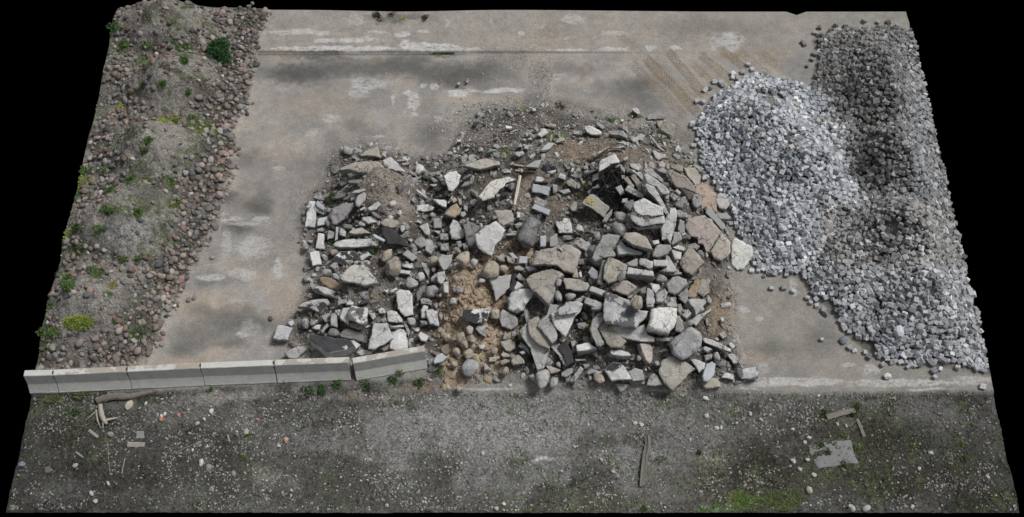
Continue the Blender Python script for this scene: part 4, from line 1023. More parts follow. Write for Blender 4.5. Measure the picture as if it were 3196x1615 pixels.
g 25 5|1595,960 1620,925 1750,985 1730,1065 1600,1010
W 22 5|1910,680 1940,605 2025,650 2010,720
t 22 5|2020,740 2090,680 2170,750 2160,840 2060,800
w 12 0|2020,560 2100,510 2060,570
w 15 0|2090,590 2110,530 2140,550 2120,600
rw 28 0|0,490 60,500 125,560 110,620 40,630 -40,600
rg 18 0|135,600 210,610 240,650 190,660
g 18 0|260,585 325,590 320,650 265,650
g 14 0|-20,640 50,680 0,720
l 15 0|170,770 280,755 275,795 230,810
d 15 0|230,830 280,795 360,815 310,865
W 32 15|215,960 375,970 410,1010 400,1100 350,1090 260,1010|white pointed slab left of the tan brown boulder|white pointed slab
O 38 12|380,1190 450,1080 540,1025 610,1110 590,1190 520,1250 390,1200|tan brown boulder behind the great white slab, to its left|tan brown boulder
w 18 0|0,1050 150,1030 240,1080 210,1130 90,1150 0,1130
rg 18 0|170,1170 230,1120 255,1170 210,1215
t 22 5|460,960 520,940 550,990 500,1030
w 8 8|-10,835 0,825 160,930 155,980 0,860
w 8 8|415,1030 480,915 500,920 440,1030
d 15 5|610,700 720,620 750,640 640,710
g 15 5|600,810 650,730 740,715 750,760 680,790
g 20 5|1840,770 1910,770 1900,880 1850,900
g 25 5|2070,1100 2120,1000 2170,1000 2170,1150 2100,1150
g 18 0|1920,860 2060,820 2090,880 1990,910
g 15 0|1250,1000 1290,970 1310,1040 1290,1060
g 14 0|1220,800 1260,780 1300,860
g 14 5|1070,900 1120,890 1130,940 1080,950
k 12 0|1140,870 1230,860 1220,900 1160,930
s 12 5|1360,1135 1400,1135 1395,1225 1355,1225
rt 16 5|600,1270 650,1230 680,1270 640,1300
g 22 5|640,1040 690,1060 690,1150 640,1120
e 22 5|720,990 790,960 830,1010 780,1070 730,1050
g 20 5|600,1180 650,1130 680,1180 630,1215
g 18 5|420,910 480,870 500,900 430,940
g 18 5|300,900 340,890 355,930 310,940
t 18 5|560,960 600,950 620,1040 580,1040
@1350 250 2.862
V 30 0|1780,265 1810,243 1840,265 1855,310 1835,325 1795,290|white boulder alone on the concrete behind the heap|lone white boulder
rw 14 0|1765,325 1785,308 1800,330 1780,340
T 14 15 3 4|2035,450 2065,355 2175,405 2145,510|smooth flat square slab at the back right, by the tyre tracks|smooth square slab
t 16 0|1995,370 2050,360 2060,370 2025,445
g 8 -3|1910,330 1940,300 2050,310 2090,330 2060,350 1920,360
g 10 0|1905,365 1965,365 1960,390 1910,390
s 15 0|1460,400 1480,375 1545,430 1520,450
w 15 0|1250,490 1265,455 1340,465 1325,500
t 12 0|1005,400 1030,390 1100,395 1100,428 1010,420
W 12 0|880,250 920,255 930,280 900,290
W 10 0|650,405 710,412 705,430 655,428|small white brick lying on the gravel behind the heap
rt 10 0|545,530 570,500 600,520 580,540
g 10 0|1430,250 1455,255 1450,270
g 12 0|1250,400 1280,400 1280,425 1255,425
W 10 0|1680,350 1710,350 1705,370 1685,370
w 12 0|220,45 225,20 250,20 245,50|small upright brick alone on the dark wet patch
k 8 0|355,405 370,375 415,375 380,410
w 10 0 0 5|1937,497 1945,492 2070,632 2058,640 2010,600|thin concrete beam running down from the back slab
g 8 0|290,20 310,0 325,5 315,30
rg 8 0|60,5 80,-10 95,10 75,20
g 8 0|300,-15 330,-10 320,5
@1850 930 4.34
D 40 22 0 15|155,-80 230,-60 300,-50 480,30 560,110 650,170 755,180 700,280 575,410 350,380 190,350 150,280|great grey slab blotched dark, in the right front|great blotched slab
rt 30 55|515,90 560,0 620,-40 700,10 700,80 640,170 560,160|rounded whitish stone resting on the blotched slab|rounded stone on the blotched slab
F 60 25|740,480 800,145 980,118 1150,135 1140,340 1105,440 1030,525 860,500|great bright faceted block, brightest of the right front|great bright block
w 32 5 0 10|235,380 420,390 580,410 700,360 740,500 840,540 820,590 700,600 450,560 310,500|wide curved slab under the blotched slab|wide curved slab
g 24 5|840,540 1050,540 1040,600 860,590
t 40 5|60,390 140,310 220,360 400,560 460,610 390,710 240,700 200,650|thick dusty bar in front of the blotched slab|thick dusty bar
g 34 8|100,180 140,200 150,310 60,380 40,420 120,560 150,620 110,680 50,670 0,560 -40,440 0,290|bent grey slab left of the thick dusty bar
L 52 28 0 12|1035,620 1090,560 1250,440 1340,390 1380,430 1450,460 1480,520 1470,650 1400,730 1280,820 1200,850 1110,790 1060,720|great blue grey boulder at the front right|great blue grey boulder
p 28 10|640,620 770,610 815,700 810,850 780,900 720,850 660,690|pinkish upright slab in a dark hollow near the front|pinkish upright slab
T2 42 12 0 12|890,1010 950,830 1080,795 1190,860 1250,860 1370,960 1290,1050 1085,1260 960,1150|big kite shaped slab with a tan top at the front edge|big kite shaped slab
g 38 0 0 8|725,1190 760,1060 820,1020 870,1040 960,1175 850,1200|grey blunt boulder left of the kite shaped slab
W 36 8 0 68|240,700 330,700 400,710 490,740 515,785 360,790 240,760|white topped block near the front, left of the dark hollow|white topped block
b 26 15 0 25|155,965 270,865 380,880 470,990 530,1100 260,1125|slab with white upper half and black lower half at the front|half black slab at the front
w 26 10 0 5|480,1000 575,950 680,980 700,1120 540,1130
g 22 -5|300,1160 430,1165 540,1180 430,1250 380,1280
rt 32 0|0,1050 100,1030 200,1080 150,1150 60,1170 10,1110
rt 28 0|570,790 640,755 680,800 670,860 600,860
rg 25 0|795,880 850,850 940,860 900,930 830,935
W 32 5|1325,840 1390,830 1525,890 1510,960 1440,1045 1400,970|pale triangular block right of the kite shaped slab|pale triangular block
l 42 15|1490,1060 1540,900 1620,860 1665,890 1640,1050 1560,1140 1500,1110|bluish pointed boulder at the front right foot
t 24 -5|1420,1090 1620,1080 1690,1100 1725,1160 1720,1220 1530,1250|low flat slab at the very front right|low slab at the front right
rg 32 0|1620,740 1680,700 1740,840 1700,870 1650,850
l 26 8|1490,680 1520,655 1620,700 1550,760 1500,720
g 20 0|1500,780 1620,760 1610,830 1530,870
W 24 10 0 14|1490,560 1530,545 1700,600 1880,700 1870,735 1700,680 1500,600|long white beam sloping down at the right front|long white beam
w 24 0|1705,500 1770,445 1820,530 1760,580
w 16 0|1640,560 1680,530 1715,580 1690,600
w 20 0|1830,620 1880,590 1935,650 1900,690
b 24 0|1820,770 1850,755 1910,760 1990,870 2000,930 1950,950 1890,890|dark oval slab with a pale rim right of the heap|dark oval slab
W 22 0 0 20|1740,1080 1780,1010 1915,1040 1905,1108|white box shaped block on the concrete at the front right|white box shaped block
m2 38 0 0 42|1950,990 2060,950 2230,930 2250,1000 2240,1060 2190,1095 2010,1105|grey and white boulder farthest right at the front|farthest right boulder
w 34 8|1275,350 1390,240 1460,235 1610,140 1600,180 1530,240 1400,410 1380,390
w 28 10|1200,250 1290,150 1345,220 1270,310
g 30 10|1130,250 1180,240 1240,440 1200,490 1110,470
t 32 10|1010,70 1080,40 1140,80 1150,130 1010,110
g 24 10|1150,90 1190,80 1215,150 1180,230 1150,200
g 28 10|1160,0 1290,0 1280,60 1250,100
w 28 12|720,10 830,0 840,60 810,150 730,140
g 38 15|1295,20 1320,5 1530,15 1545,50 1450,190 1400,225 1380,150|faceted grey block high on the front right slope
rg 28 5|1530,0 1570,-40 1615,50 1600,110 1550,120
g 28 8|0,20 60,40 140,100 80,160 -20,150
w 14 0|1730,270 1770,250 1790,300 1750,320
rg 14 0|1560,360 1600,340 1620,380 1580,400
'''
# kind -> (material, albedo of the top, shape, label colour, noun)
KIND = {
 'W': (M_SPECK, (.64, .64, .63), 'a', 'white', 'block'), 'V': (M_SPECK, (.68, .68, .66), 'a', 'white', 'slab'), 'w': (M_CONC, (.52, .52, .51), 'a', 'pale grey', 'slab'),
 'g': (M_CONC, (.37, .37, .36), 'a', 'grey', 'slab'), 'l': (M_SMOOTH, (.44, .47, .50), 'a', 'bluish', 'block'), 's': (M_SMOOTH, (.38, .385, .385), 'a', 'smooth grey', 'slab'),
 't': (M_TAN, (.40, .37, .32), 'a', 'tan', 'slab'), 'T': (M_TAN, (.42, .395, .35), 'a', 'tan', 'slab'), 'T2': (M_TAN, (.40, .375, .335), 'a', 'tan', 'slab'), 'o': (M_TAN, (.34, .265, .19), 'a', 'brown', 'slab'),
 'O': (M_CONC, (.36, .29, .22), 'a', 'brown', 'boulder'), 'e': (M_CONC, (.30, .295, .295), 'a', 'dull grey', 'slab'), 'd': (M_CONC, (.21, .205, .2), 'a', 'dark grey', 'slab'),
 'k': (M_ASPH, (.06, .06, .064), 'a', 'black', 'slab'), 'k2': (M_BIT, (.50, .50, .49), 'a', 'black', 'slab'), 'b': (M_COAT, (.50, .50, .49), 'a', 'black flecked', 'slab'), 'B': (M_COAT, (.58, .58, .57), 'a', 'black flecked', 'block'),
 'b2': (M_COAT2, (.50, .50, .49), 'a', 'mottled', 'slab'), 'D': (M_COAT2, (.50, .50, .50), 'a', 'mottled', 'slab'), 'D2': (M_COAT2, (.22, .22, .215), 'r', 'dark', 'boulder'),
 'm': (M_SPECK, (.50, .51, .53), 'a', 'pitted white', 'block'), 'm2': (M_COAT2, (.46, .47, .48), 'a', 'mottled', 'boulder'), 'M': (M_TAN, (.37, .345, .305), 'a', 'earth stained', 'slab'), 'H': (M_SPECK, (.5, .49, .465), 'a', 'white', 'slab'),
 'p': (M_SPECK, (.46, .41, .37), 'a', 'pinkish', 'slab'), 'P': (M_SPECK, (.37, .295, .25), 'a', 'reddish', 'slab'), 'X': (M_CONC, (.50, .50, .48), 'a', 'grey', 'slab'), 'Y': (M_SMOOTH, (.40, .39, .36), 'a', 'grey', 'slab'),
 'F': (M_SPECK, (.74, .73, .71), 'f', 'bright', 'block'), 'U': (M_SPECK, (.62, .60, .56), 'a', 'whitish', 'slab'), 'L': (M_CONC, (.40, .403, .41), 'f', 'blue grey', 'boulder'),
 'rw': (M_CONC, (.48, .478, .465), 'r', 'pale rounded', 'boulder'), 'rg': (M_CONC, (.35, .347, .34), 'r', 'grey rounded', 'boulder'), 'rt': (M_CONC, (.38, .335, .28), 'r', 'tan rounded', 'boulder'),
 'rd': (M_CONC, (.22, .218, .215), 'r', 'dark rounded', 'boulder'), 'rl': (M_CONC, (.36, .37, .375), 'r', 'bluish rounded', 'boulder'),
}
NAMES = {'slab': 'concrete_slab', 'block': 'concrete_block', 'boulder': 'boulder'}

class SList(list): nsm = 0
def make_stone(P, E, shape, rng, bevel=.022):
    """P: (n,3) outline of the upper face, E: thickness vector. returns V, faces, top"""
    n0 = len(P)
    T = np.linalg.norm(E); nn = -E / T
    out = []
    for i in range(n0):
        a, b = P[i], P[(i + 1) % n0]
        L = np.linalg.norm(b - a); k = max(1, int(round(L / .055)))
        for j in range(k): out.append(a + (b - a) * j / k)
    Q = np.array(out); M = len(Q)
    if shape == 'r':
        for _ in range(3): Q = (np.roll(Q, 1, 0) + Q * 2 + np.roll(Q, -1, 0)) / 4
    c = Q.mean(0)
    size = np.sqrt(((Q - c) ** 2).sum(1)).mean()
    ang = np.arange(M)
    def wob(amp, s):
        w = rng.normal(size=M)
        w2 = (np.roll(w, 1) + w + np.roll(w, -1)) / 3
        return (w2 * .7 + w * .4) * amp
    rad = (Q - c); rl = np.linalg.norm(rad, axis=1, keepdims=True) + 1e-6; rd = rad / rl
    rough = min(.013, size * .05)
    Q = Q + rd * wob(rough, 1)[:, None]
    tilt = rng.normal(size=2) * .25
    rings = []
    if shape == 'r':
        dome = min(size * .55, T * .5)
        prof = [(.30, .0), (.58, .10), (.80, .30), (.94, .55), (1.0, .95), (.97, 1.4), (.82, 2.1)]
        fac = [(lambda f: f / np.linalg.norm(f))(rng.normal(size=3) + nn * .6) for _ in range(9)]; lim = rng.uniform(.5, .82, 9)
        for s, d in prof:
            R = c + rad * s + nn * (-d * dome + dome * .95)
            for f_, l_ in zip(fac, lim):
                q = (R - c) @ f_ / (size * 1.1); R = R - np.outer(np.maximum(q - l_, 0), f_) * size * 1.0
            R = R + ((fbm(R[:, 0] * 9, R[:, 1] * 9 + R[:, 2] * 6, 3) - .5) * size * .22)[:, None] * nn + rng.normal(size=(M, 3)) * rough * .3
            rings.append((R, 1.0 if s < .97 or d < 1 else .3))
        cent = c + nn * dome * 1.0
    else:
        b = bevel if shape == 'a' else min(.085, size * .28)
        b = min(b, size * .3)
        und = min(.02, size * .05)
        u1 = rng.normal(size=M) * und * .4
        # gentle warp of the upper face
        ax = rad @ (np.cross(nn, [1, 0, 0]) + 1e-6); wv = und * np.sin(ax / size * 2.5 + rng.uniform(0, 6))
        def rel(X): return ((fbm(X[:, 0] * 5, X[:, 1] * 5 + X[:, 2] * 3, 1) - .5) * und * 2.2 + (fbm(X[:, 0] * 16, X[:, 1] * 16 + X[:, 2] * 9, 2) - .5) * min(.02, und * 1.2))[:, None]
        for fr in (.25, .48, .68, .85):
            X = c + (Q - rd * b - c) * fr
            rings.append((X + nn * rel(X), 1))
        X = Q - rd * b
        rings.append((X + nn * rel(X) * .6, 1))
        bb = b if shape == 'f' else b * .8
        rings.append((Q - nn * bb, .35 if shape == 'a' else 1))
        o1 = (wob(rough * 1.6, 2) - .0)[:, None]
        rings.append((Q - nn * (T * .45) + rd * o1 + rng.normal(size=(M, 3)) * rough * .5, 0))
        rings.append((Q - nn * (T * .8) + rd * (wob(rough * 1.6, 2) - rough * 2)[:, None], 0))
        rings.append((Q - nn * T - rd * (.03 + size * .08), 0))
        cent = c + nn * rel(c[None])[0]
    V = [cent[None]] + [r for r, _ in rings] + [(c - nn * (T if shape != 'r' else T * .8))[None]]
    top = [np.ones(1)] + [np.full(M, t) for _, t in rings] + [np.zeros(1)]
    V = np.concatenate(V); top = np.concatenate(top)
    F = []; S = []
    i = np.arange(M); j = (i + 1) % M
    # orientation: outline may be either way round; decide from signed area about nn
    area = np.dot(np.cross(Q - c, np.roll(Q, -1, 0) - c).sum(0), nn)
    if area < 0: i, j = j, i
    F.append(np.stack([np.zeros(M, int), 1 + i, 1 + j], 1).reshape(-1)); S += [3] * M
    for k in range(len(rings) - 1):
        a = 1 + k * M; b2 = a + M
        F.append(np.stack([a + i, b2 + i, b2 + j, a + j], 1).reshape(-1)); S += [4] * M
    a = 1 + (len(rings) - 1) * M
    F.append(np.stack([a + i, np.full(M, len(V) - 1), a + j], 1).reshape(-1)); S += [3] * M
    S = SList(S); S.nsm = len(S) if shape == 'r' else M * (len(rings) - 4 + (1 if shape == 'f' else 0))
    return V, np.concatenate(F), S, top

PLACED = []        # (px, py, x, y, z, label short or None, object, colour, noun, size)
def px_dir(dx, dy):
    if abs(dx) > abs(dy) * 1.2: return 'right of' if dx > 0 else 'left of'
    return 'in front of' if dy > 0 else 'behind'
def lay_stone(kind, t, lift, d, pts, rng, tilt=.16):
    pts = np.array(pts, float)
    c = pts.mean(0)
    t = t / 100. * 1.2; lift = lift / 100. + .03
    x, y, z = hit(c[0], c[1], lift + t * .38)
    cen = np.array([x, y, z])
    tn_ = tn(np.array(x), np.array(y), .3)
    vd = cen - CAM; dep = vd @ FW; mpp = dep / FPX
    if d is not None:
        w = RT * d[0] * mpp + DN * d[1] * mpp
        pl = np.linalg.norm(w)
        if pl > t * .93: w *= t * .93 / pl; pl = t * .93
        E = w + vd / np.linalg.norm(vd) * math.sqrt(t * t - pl * pl)
        E = E - 0
    else:
        n = tn_ * .75 + np.array([0, 0, .45]) + rng.normal(size=3) * tilt
        n /= np.linalg.norm(n)
        v = -vd / np.linalg.norm(vd)
        if n @ v < .5: n = n + v * .5; n /= np.linalg.norm(n)
        E = -n * t
    nn = -E / np.linalg.norm(E)
    P = []
    for px, py in pts:
        r = ray(px, py)
        k = ((cen - CAM) @ nn) / (r @ nn)
        P.append(CAM + r * k)
    return np.array(P), E, cen, c
_rng = np.random.default_rng(5)
CAT = {'slab': 'concrete slab', 'block': 'concrete block', 'boulder': 'boulder'}
def hash_(p): return int(p[0][0] * 7 + p[0][1] * 13)
def build_stones():
    ox = oy = 0; s = 1
    for line in STONES.strip().split('\n'):
        if line[0] == '@':
            ox, oy, s = map(float, line[1:].split()); continue
        f = line.split('|')
        h = f[0].split()
        kind = h[0]; t, lift = float(h[1]), float(h[2]) + 9
        d = (float(h[3]) / s, float(h[4]) / s) if len(h) > 4 else None
        pts = [tuple(map(float, p.split(','))) for p in f[1].split()]
        if len(pts) < 3: continue
        pts = [(ox + a / s, oy + b / s) for a, b in pts]
        # seat neighbours against each other: grow each traced outline a little
        if d is None and kind[0] != 'r' and kind not in ('k', 'T', 'P', 'D2', 'L') and abs(hash_(pts)) % 10 < 8:
            # traced as a whole silhouette: the upper face takes most of it, the near side shows below
            ya = np.array(pts); y0_, hh_ = ya[:, 1].min(), np.ptp(ya[:, 1]); q_ = min(.2 * hh_, .2 * t)
            pts = [(a, y0_ + (b - y0_) * (1 - q_ / hh_)) for a, b in pts]; d = (_rng.normal() * q_ * .5, q_ * 1.3)
        cc = np.mean(pts, 0); pts = [(cc[0] + (a - cc[0]) * 1.01, cc[1] + (b - cc[1]) * 1.01) for a, b in pts]
        mat, colr, shape, cw, noun = KIND[kind]
        P, E, cen, cpx = lay_stone(kind, t, lift, d, pts, _rng)
        V, F, S, top = make_stone(P, E, shape, _rng)
        if noun == 'slab' and np.ptp(V, 0)[:2].max() < .45: noun = 'block'
        org = cen + E * .5
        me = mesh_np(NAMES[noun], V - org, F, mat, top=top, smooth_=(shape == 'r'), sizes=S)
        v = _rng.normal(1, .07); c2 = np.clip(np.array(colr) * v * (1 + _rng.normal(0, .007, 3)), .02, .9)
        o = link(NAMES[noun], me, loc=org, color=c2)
        size = np.ptp(V, 0)[:2].max()
        o['category'] = CAT[noun]; o['kind'] = 'thing'
        PLACED.append(dict(px=cpx, cen=cen, short=f[3] if len(f) > 3 else None, label=f[2] if len(f) > 2 else None, o=o, cw=cw, noun=noun, size=size, kind=kind, pts=pts, P=P, E=E))
build_stones()
def name_stones():
    marks = [p for p in PLACED if p['short']]
    used = set(p['label'] for p in PLACED if p['label'])
    for p in PLACED:
        if not p['label']:
            sz = 'small ' if p['size'] < .38 else ('large ' if p['size'] > .8 else '')
            near = sorted(marks, key=lambda m: np.hypot(*(m['px'] - p['px'])))[:6]
            lab = None
            for m in near:
                l = f"{sz}{p['cw']} {p['noun']} {px_dir(*(p['px'] - m['px']))} the {m['short']}"
                if l not in used: lab = l; break
            if lab is None:
                m = near[0]
                for o_ in ('second', 'third', 'fourth', 'fifth'):
                    l = f"{o_} {sz}{p['cw']} {p['noun']} {px_dir(*(p['px'] - m['px']))} the {m['short']}"
                    if l not in used: lab = l; break
            p['label'] = lab or l
            used.add(p['label'])
        p['o']['label'] = p['label']
        p['o']['group'] = 'pieces of the broken concrete and stone heap'
name_stones()
# ------ parts on a few of the traced pieces: the yellow writing
def writing():
    p = [q for q in PLACED if q['kind'] == 'Y'][0]
    nn = -p['E'] / np.linalg.norm(p['E'])
    strokes = [[(95, 1010), (135, 990)], [(100, 975), (140, 1030)], [(120, 950), (128, 985)], [(150, 1000), (175, 985), (180, 1010), (165, 1030), (190, 1025)], [(185, 990), (205, 985), (208, 1005), (190, 1030), (172, 1040)], [(160, 965), (178, 960)]]
    parts = []
    for st in strokes:
        Q = []
        for a, b in st:
            r = ray(1800 + a * 1.0 / 4.34 + 8, 400 + b / 4.34)
            k = ((p['cen'] - CAM) @ nn) / (r @ nn)
            Q.append(CAM + r * k + nn * .022)
        for a, b in zip(Q[:-1], Q[1:]):
            t = b - a; L = np.linalg.norm(t); t /= L; sd_ = np.cross(nn, t) * .009
            v = np.array([a - sd_ - t * .006, b - sd_ + t * .006, b + sd_ + t * .006, a + sd_ - t * .006])
            v = np.concatenate([v, v - nn * .03])
            parts.append((v, [[0, 1, 2, 3], [7, 6, 5, 4], [0, 4, 5, 1], [1, 5, 6, 2], [2, 6, 7, 3], [3, 7, 4, 0]]))
    V, L, S = merge(parts)
    link('writing', mesh_np('writing', V - np.array(p['o'].location), L, M_YELLOW, sizes=S), parent=p['o'])
writing()
# ------------------------------------------------------------------ loose stones of the three heaps
def tmpl_ico(n, rng, sub=1, amp=.18, flat=.75):
    V, F = ico(sub); out = []
    for _ in range(n):
        v = V.copy()
        for k in range(6):
            d = rng.normal(size=3); d /= np.linalg.norm(d); lim = rng.uniform(.62, .95)
            q = v @ d; v = v - np.outer(np.maximum(q - lim, 0), d)
        v = v * (1 + rng.normal(size=(len(v), 1)) * amp * .25) * np.array([1, rng.uniform(.75, 1), flat])
        out.append(v)
    return out, F
def tmpl_box(n, rng):
    out = []
    for _ in range(n):
        V, F = box(1, rng.uniform(.8, 1.05), rng.uniform(.75, 1.05), bev=.085)
        sh = rng.normal(size=(3, 3)) * .05
        V = V @ (np.eye(3) + sh) + rng.normal(size=V.shape) * .018
        out.append(V)
    return out, F
def poisson(x0, x1, y0, y1, d, rng, jit=.45):
    nx = int((x1 - x0) / d) + 1; ny = int((y1 - y0) / (d * .87)) + 1
    I, J = np.meshgrid(np.arange(nx), np.arange(ny), indexing='ij')
    x = x0 + (I + .5 * (J % 2)) * d + rng.uniform(-jit, jit, I.shape) * d
    y = y0 + J * d * .87 + rng.uniform(-jit, jit, I.shape) * d
    return x.ravel(), y.ravel()
def bb(poly, m=.5):
    a = np.array(poly); return a[:, 0].min() - m, a[:, 0].max() + m, a[:, 1].min() - m, a[:, 1].max() + m
def pick300(pos, rng, n=300):
    """nearest to the camera first"""
    dep = (pos - CAM) @ FW
    o = np.argsort(dep); return o[:n], o[n:]
def zone_blobs(u, v, lst):
    m = np.zeros(u.shape)
    for px, py, rx, ry, f in lst: m = np.maximum(m, f * smooth(1.25, .6, np.hypot((u - px) / rx, (v - py) / ry)))
    return m

# ------ granite setts
def build_setts():
    rng = np.random.default_rng(21)
    T, F = tmpl_box(8, rng)
    layers = []
    for d, sink, prob in ((.126, .02, 1.0), (.145, .085, .62)):
        x, y = poisson(*bb(SETT_POLY, .6), d, rng, .3)
        dd = inside_dist(x, y, SETT_POLY) + (fbm(x * 1.5, y * 1.5, 3) - .5) * .5
        z = tz(x, y); u, v, _ = to_px(x, y, z)
        bald = zone_blobs(u, v, [(2400, 305, 62, 26, .95), (2320, 370, 50, 13, .85), (2480, 440, 42, 34, .85), (2735, 410, 70, 50, .85), (2700, 180, 50, 20, .6), (2870, 900, 56, 60, .8), (2840, 960, 40, 34, .7), (2800, 720, 66, 30, .75), (2620, 660, 34, 26, .4), (2560, 620, 30, 24, .3), (2690, 560, 30, 20, .3)])
        bald = bald * smooth(.3, .55, fbm(x * 2.4, y * 2.4, 7) + bald * .12)
        keep = (x > X0 + .05) & (x < X1 - .02) & (rng.random(len(x)) < prob * (1 - bald)) & (dd > (-.05 if sink < .05 else .28))
        edge = (dd > -.55) & (dd <= -.05) & (rng.random(len(x)) < .05) & (sink < .05) & (x < X1 - .1) & (y < Y1 - .2)
        keep |= edge
        layers.append(np.stack([x[keep], y[keep], tz(x[keep], y[keep]) + sink + .035, bald[keep], dd[keep]], 1))
    A = np.concatenate(layers)
    # loose blocks seen lying on the concrete
    loose = [(2408, 900), (2446, 898), (2366, 845), (2371, 832), (2500, 806), (2516, 827), (2550, 910), (2565, 1060), (2652, 1085), (2700, 1100), (2712, 1115), (2755, 1138), (2833, 1146), (2915, 1158), (2935, 1151), (2918, 1177), (3047, 1148), (3068, 1137), (3012, 1100), (2980, 1085),
             (2520, 930), (2546, 935), (2530, 945), (2570, 968), (2162, 385), (2158, 393), (2170, 402), (2165, 455), (2186, 452), (2318, 225), (2288, 230), (2360, 233), (2595, 95), (2640, 98), (2562, 110), (2568, 118), (2622, 110), (2592, 120), (2520, 205), (2535, 185), (2668, 95), (2543, 168), (2250, 258), (2252, 290), (2175, 316), (2195, 318), (2185, 1000)]
    lp = np.array([ground(a, b, .07) for a, b in loose[:-1]])
    A = np.concatenate([A, np.stack([lp[:, 0], lp[:, 1], tz(lp[:, 0], lp[:, 1]) + .07, 0 * lp[:, 0], 0 * lp[:, 0] - 1], 1)])
    n = len(A); pos = A[:, :3]
    nrm = tn(pos[:, 0], pos[:, 1]) + rng.normal(size=(n, 3)) * np.where(A[:, 4:5] < -.5, .08, .42)
    R = frame_rot(nrm, rng.uniform(0, 6.28, n))
    s = rng.normal(.128, .016, n).clip(.085, .19)
    scl = np.stack([s * rng.uniform(.95, 1.2, n), s, s * rng.uniform(.85, 1.05, n)], 1)
    u, v, _ = to_px(*pos.T)
    base = np.array([.37, .39, .415])[None] * np.ones((n, 1))
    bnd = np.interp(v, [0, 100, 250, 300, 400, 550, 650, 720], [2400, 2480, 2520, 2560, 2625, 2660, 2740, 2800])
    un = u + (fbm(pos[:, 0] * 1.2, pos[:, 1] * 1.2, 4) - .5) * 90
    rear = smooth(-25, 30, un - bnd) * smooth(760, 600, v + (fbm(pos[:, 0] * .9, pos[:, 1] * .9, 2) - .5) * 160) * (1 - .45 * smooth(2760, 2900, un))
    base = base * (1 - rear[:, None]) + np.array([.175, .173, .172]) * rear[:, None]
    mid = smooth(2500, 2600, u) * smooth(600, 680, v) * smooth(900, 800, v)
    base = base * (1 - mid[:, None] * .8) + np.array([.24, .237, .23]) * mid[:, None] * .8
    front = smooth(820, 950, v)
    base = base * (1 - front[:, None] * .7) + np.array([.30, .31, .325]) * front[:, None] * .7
    k = rng.normal(1, .3, n).clip(.3, 1.8)
    bright = (rng.random(n) < .12) * rng.uniform(.1, .22, n)
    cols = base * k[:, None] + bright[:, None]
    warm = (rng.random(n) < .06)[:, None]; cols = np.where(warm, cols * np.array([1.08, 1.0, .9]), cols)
    cols = cols.clip(.06, .75)
    near, rest = pick300(pos, rng, 296)
    meshes = [mesh_np('granite_sett', *(lambda V: (V, np.concatenate([np.array(f) for f in F])))(T[i]), M_GRANITE, sizes=[len(f) for f in F]) for i in range(8)]
    from mathutils import Matrix
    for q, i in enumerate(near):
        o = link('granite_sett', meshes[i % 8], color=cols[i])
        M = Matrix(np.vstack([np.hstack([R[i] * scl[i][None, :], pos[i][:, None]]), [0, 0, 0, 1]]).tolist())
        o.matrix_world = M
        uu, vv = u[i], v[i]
        isl = A[i, 4] < -.05
        if isl and uu < 2640: lab = 'grey granite sett lying loose on concrete left of the sett heap'
        elif isl: lab = 'grey granite sett lying loose on concrete in front of the sett heap'
        elif uu > 2980: lab = 'grey granite sett in the front right corner of the sett heap'
        elif vv > 1080: lab = 'grey granite sett in the front foot of the sett heap'
        elif uu < 2760: lab = 'grey granite sett on the front left slope of the sett heap'
        else: lab = 'grey granite sett above the front foot of the sett heap'
        tag(o, lab, 'paving sett', 'granite setts of the heap on the right')
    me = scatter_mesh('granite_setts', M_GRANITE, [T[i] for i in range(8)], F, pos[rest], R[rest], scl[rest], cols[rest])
    # the scatter picks template by running index, so spread of shapes stays even
    tag(link('granite_setts', me), 'great heap of grey granite setts filling the right side of the yard', 'granite setts', kind='stuff')
    # bigger stones lying in the sett heap
    big = [(2440, 710, .36, (.5, .52, .54), 'pale flat stone lying among setts near the left lobe foot'), (2590, 710, .36, (.3, .29, .28), 'brownish boulder half buried in the middle of the sett heap'), (2485, 780, .3, (.27, .265, .26), 'dull rounded boulder among setts at the left lobe foot'),
           (2805, 1035, .42, (.52, .54, .56), 'large bright square stone near the front of the sett heap'), (2720, 1030, .26, (.5, .52, .54), 'white angular stone left of the bright square one in the setts'), (2950, 722, .26, (.5, .52, .56), 'white round stone near the right edge of the sett heap'),
           (2985, 748, .26, (.3, .31, .34), 'dark blue stone at the right edge of the sett heap'), (2872, 1018, .3, (.33, .33, .335), 'grey oblong stone right of the bright square one'), (2850, 648, .34, (.32, .3, .28), 'brown boulder high in the rear of the sett heap'),
           (2752, 998, .24, (.45, .46, .48), 'upright oblong sett standing above the front foot of its heap'), (2634, 1064, .24, (.2, .215, .235), 'dark slate block alone on the concrete by the setts'), (2768, 1176, .2, (.55, .56, .57), 'small white crumbled stone on the concrete in front of setts')]
    Tb, Fb = tmpl_ico(8, rng, 2, .25, .7)
    for j, (px, py, r, c, lab) in enumerate(big):
        p = hit(px, py, .05)
        me = mesh_np('boulder', Tb[j % 8] * np.array([r, r * rng.uniform(.7, .95), r * .8]) * .62 * np.array([1, 1, 1]), Fb, M_GRANITE)
        o = link('boulder', me, loc=p + np.array([0, 0, .03]), rot=(0, 0, rng.uniform(0, 6)), color=c)
        tag(o, lab, 'boulder')
build_setts()

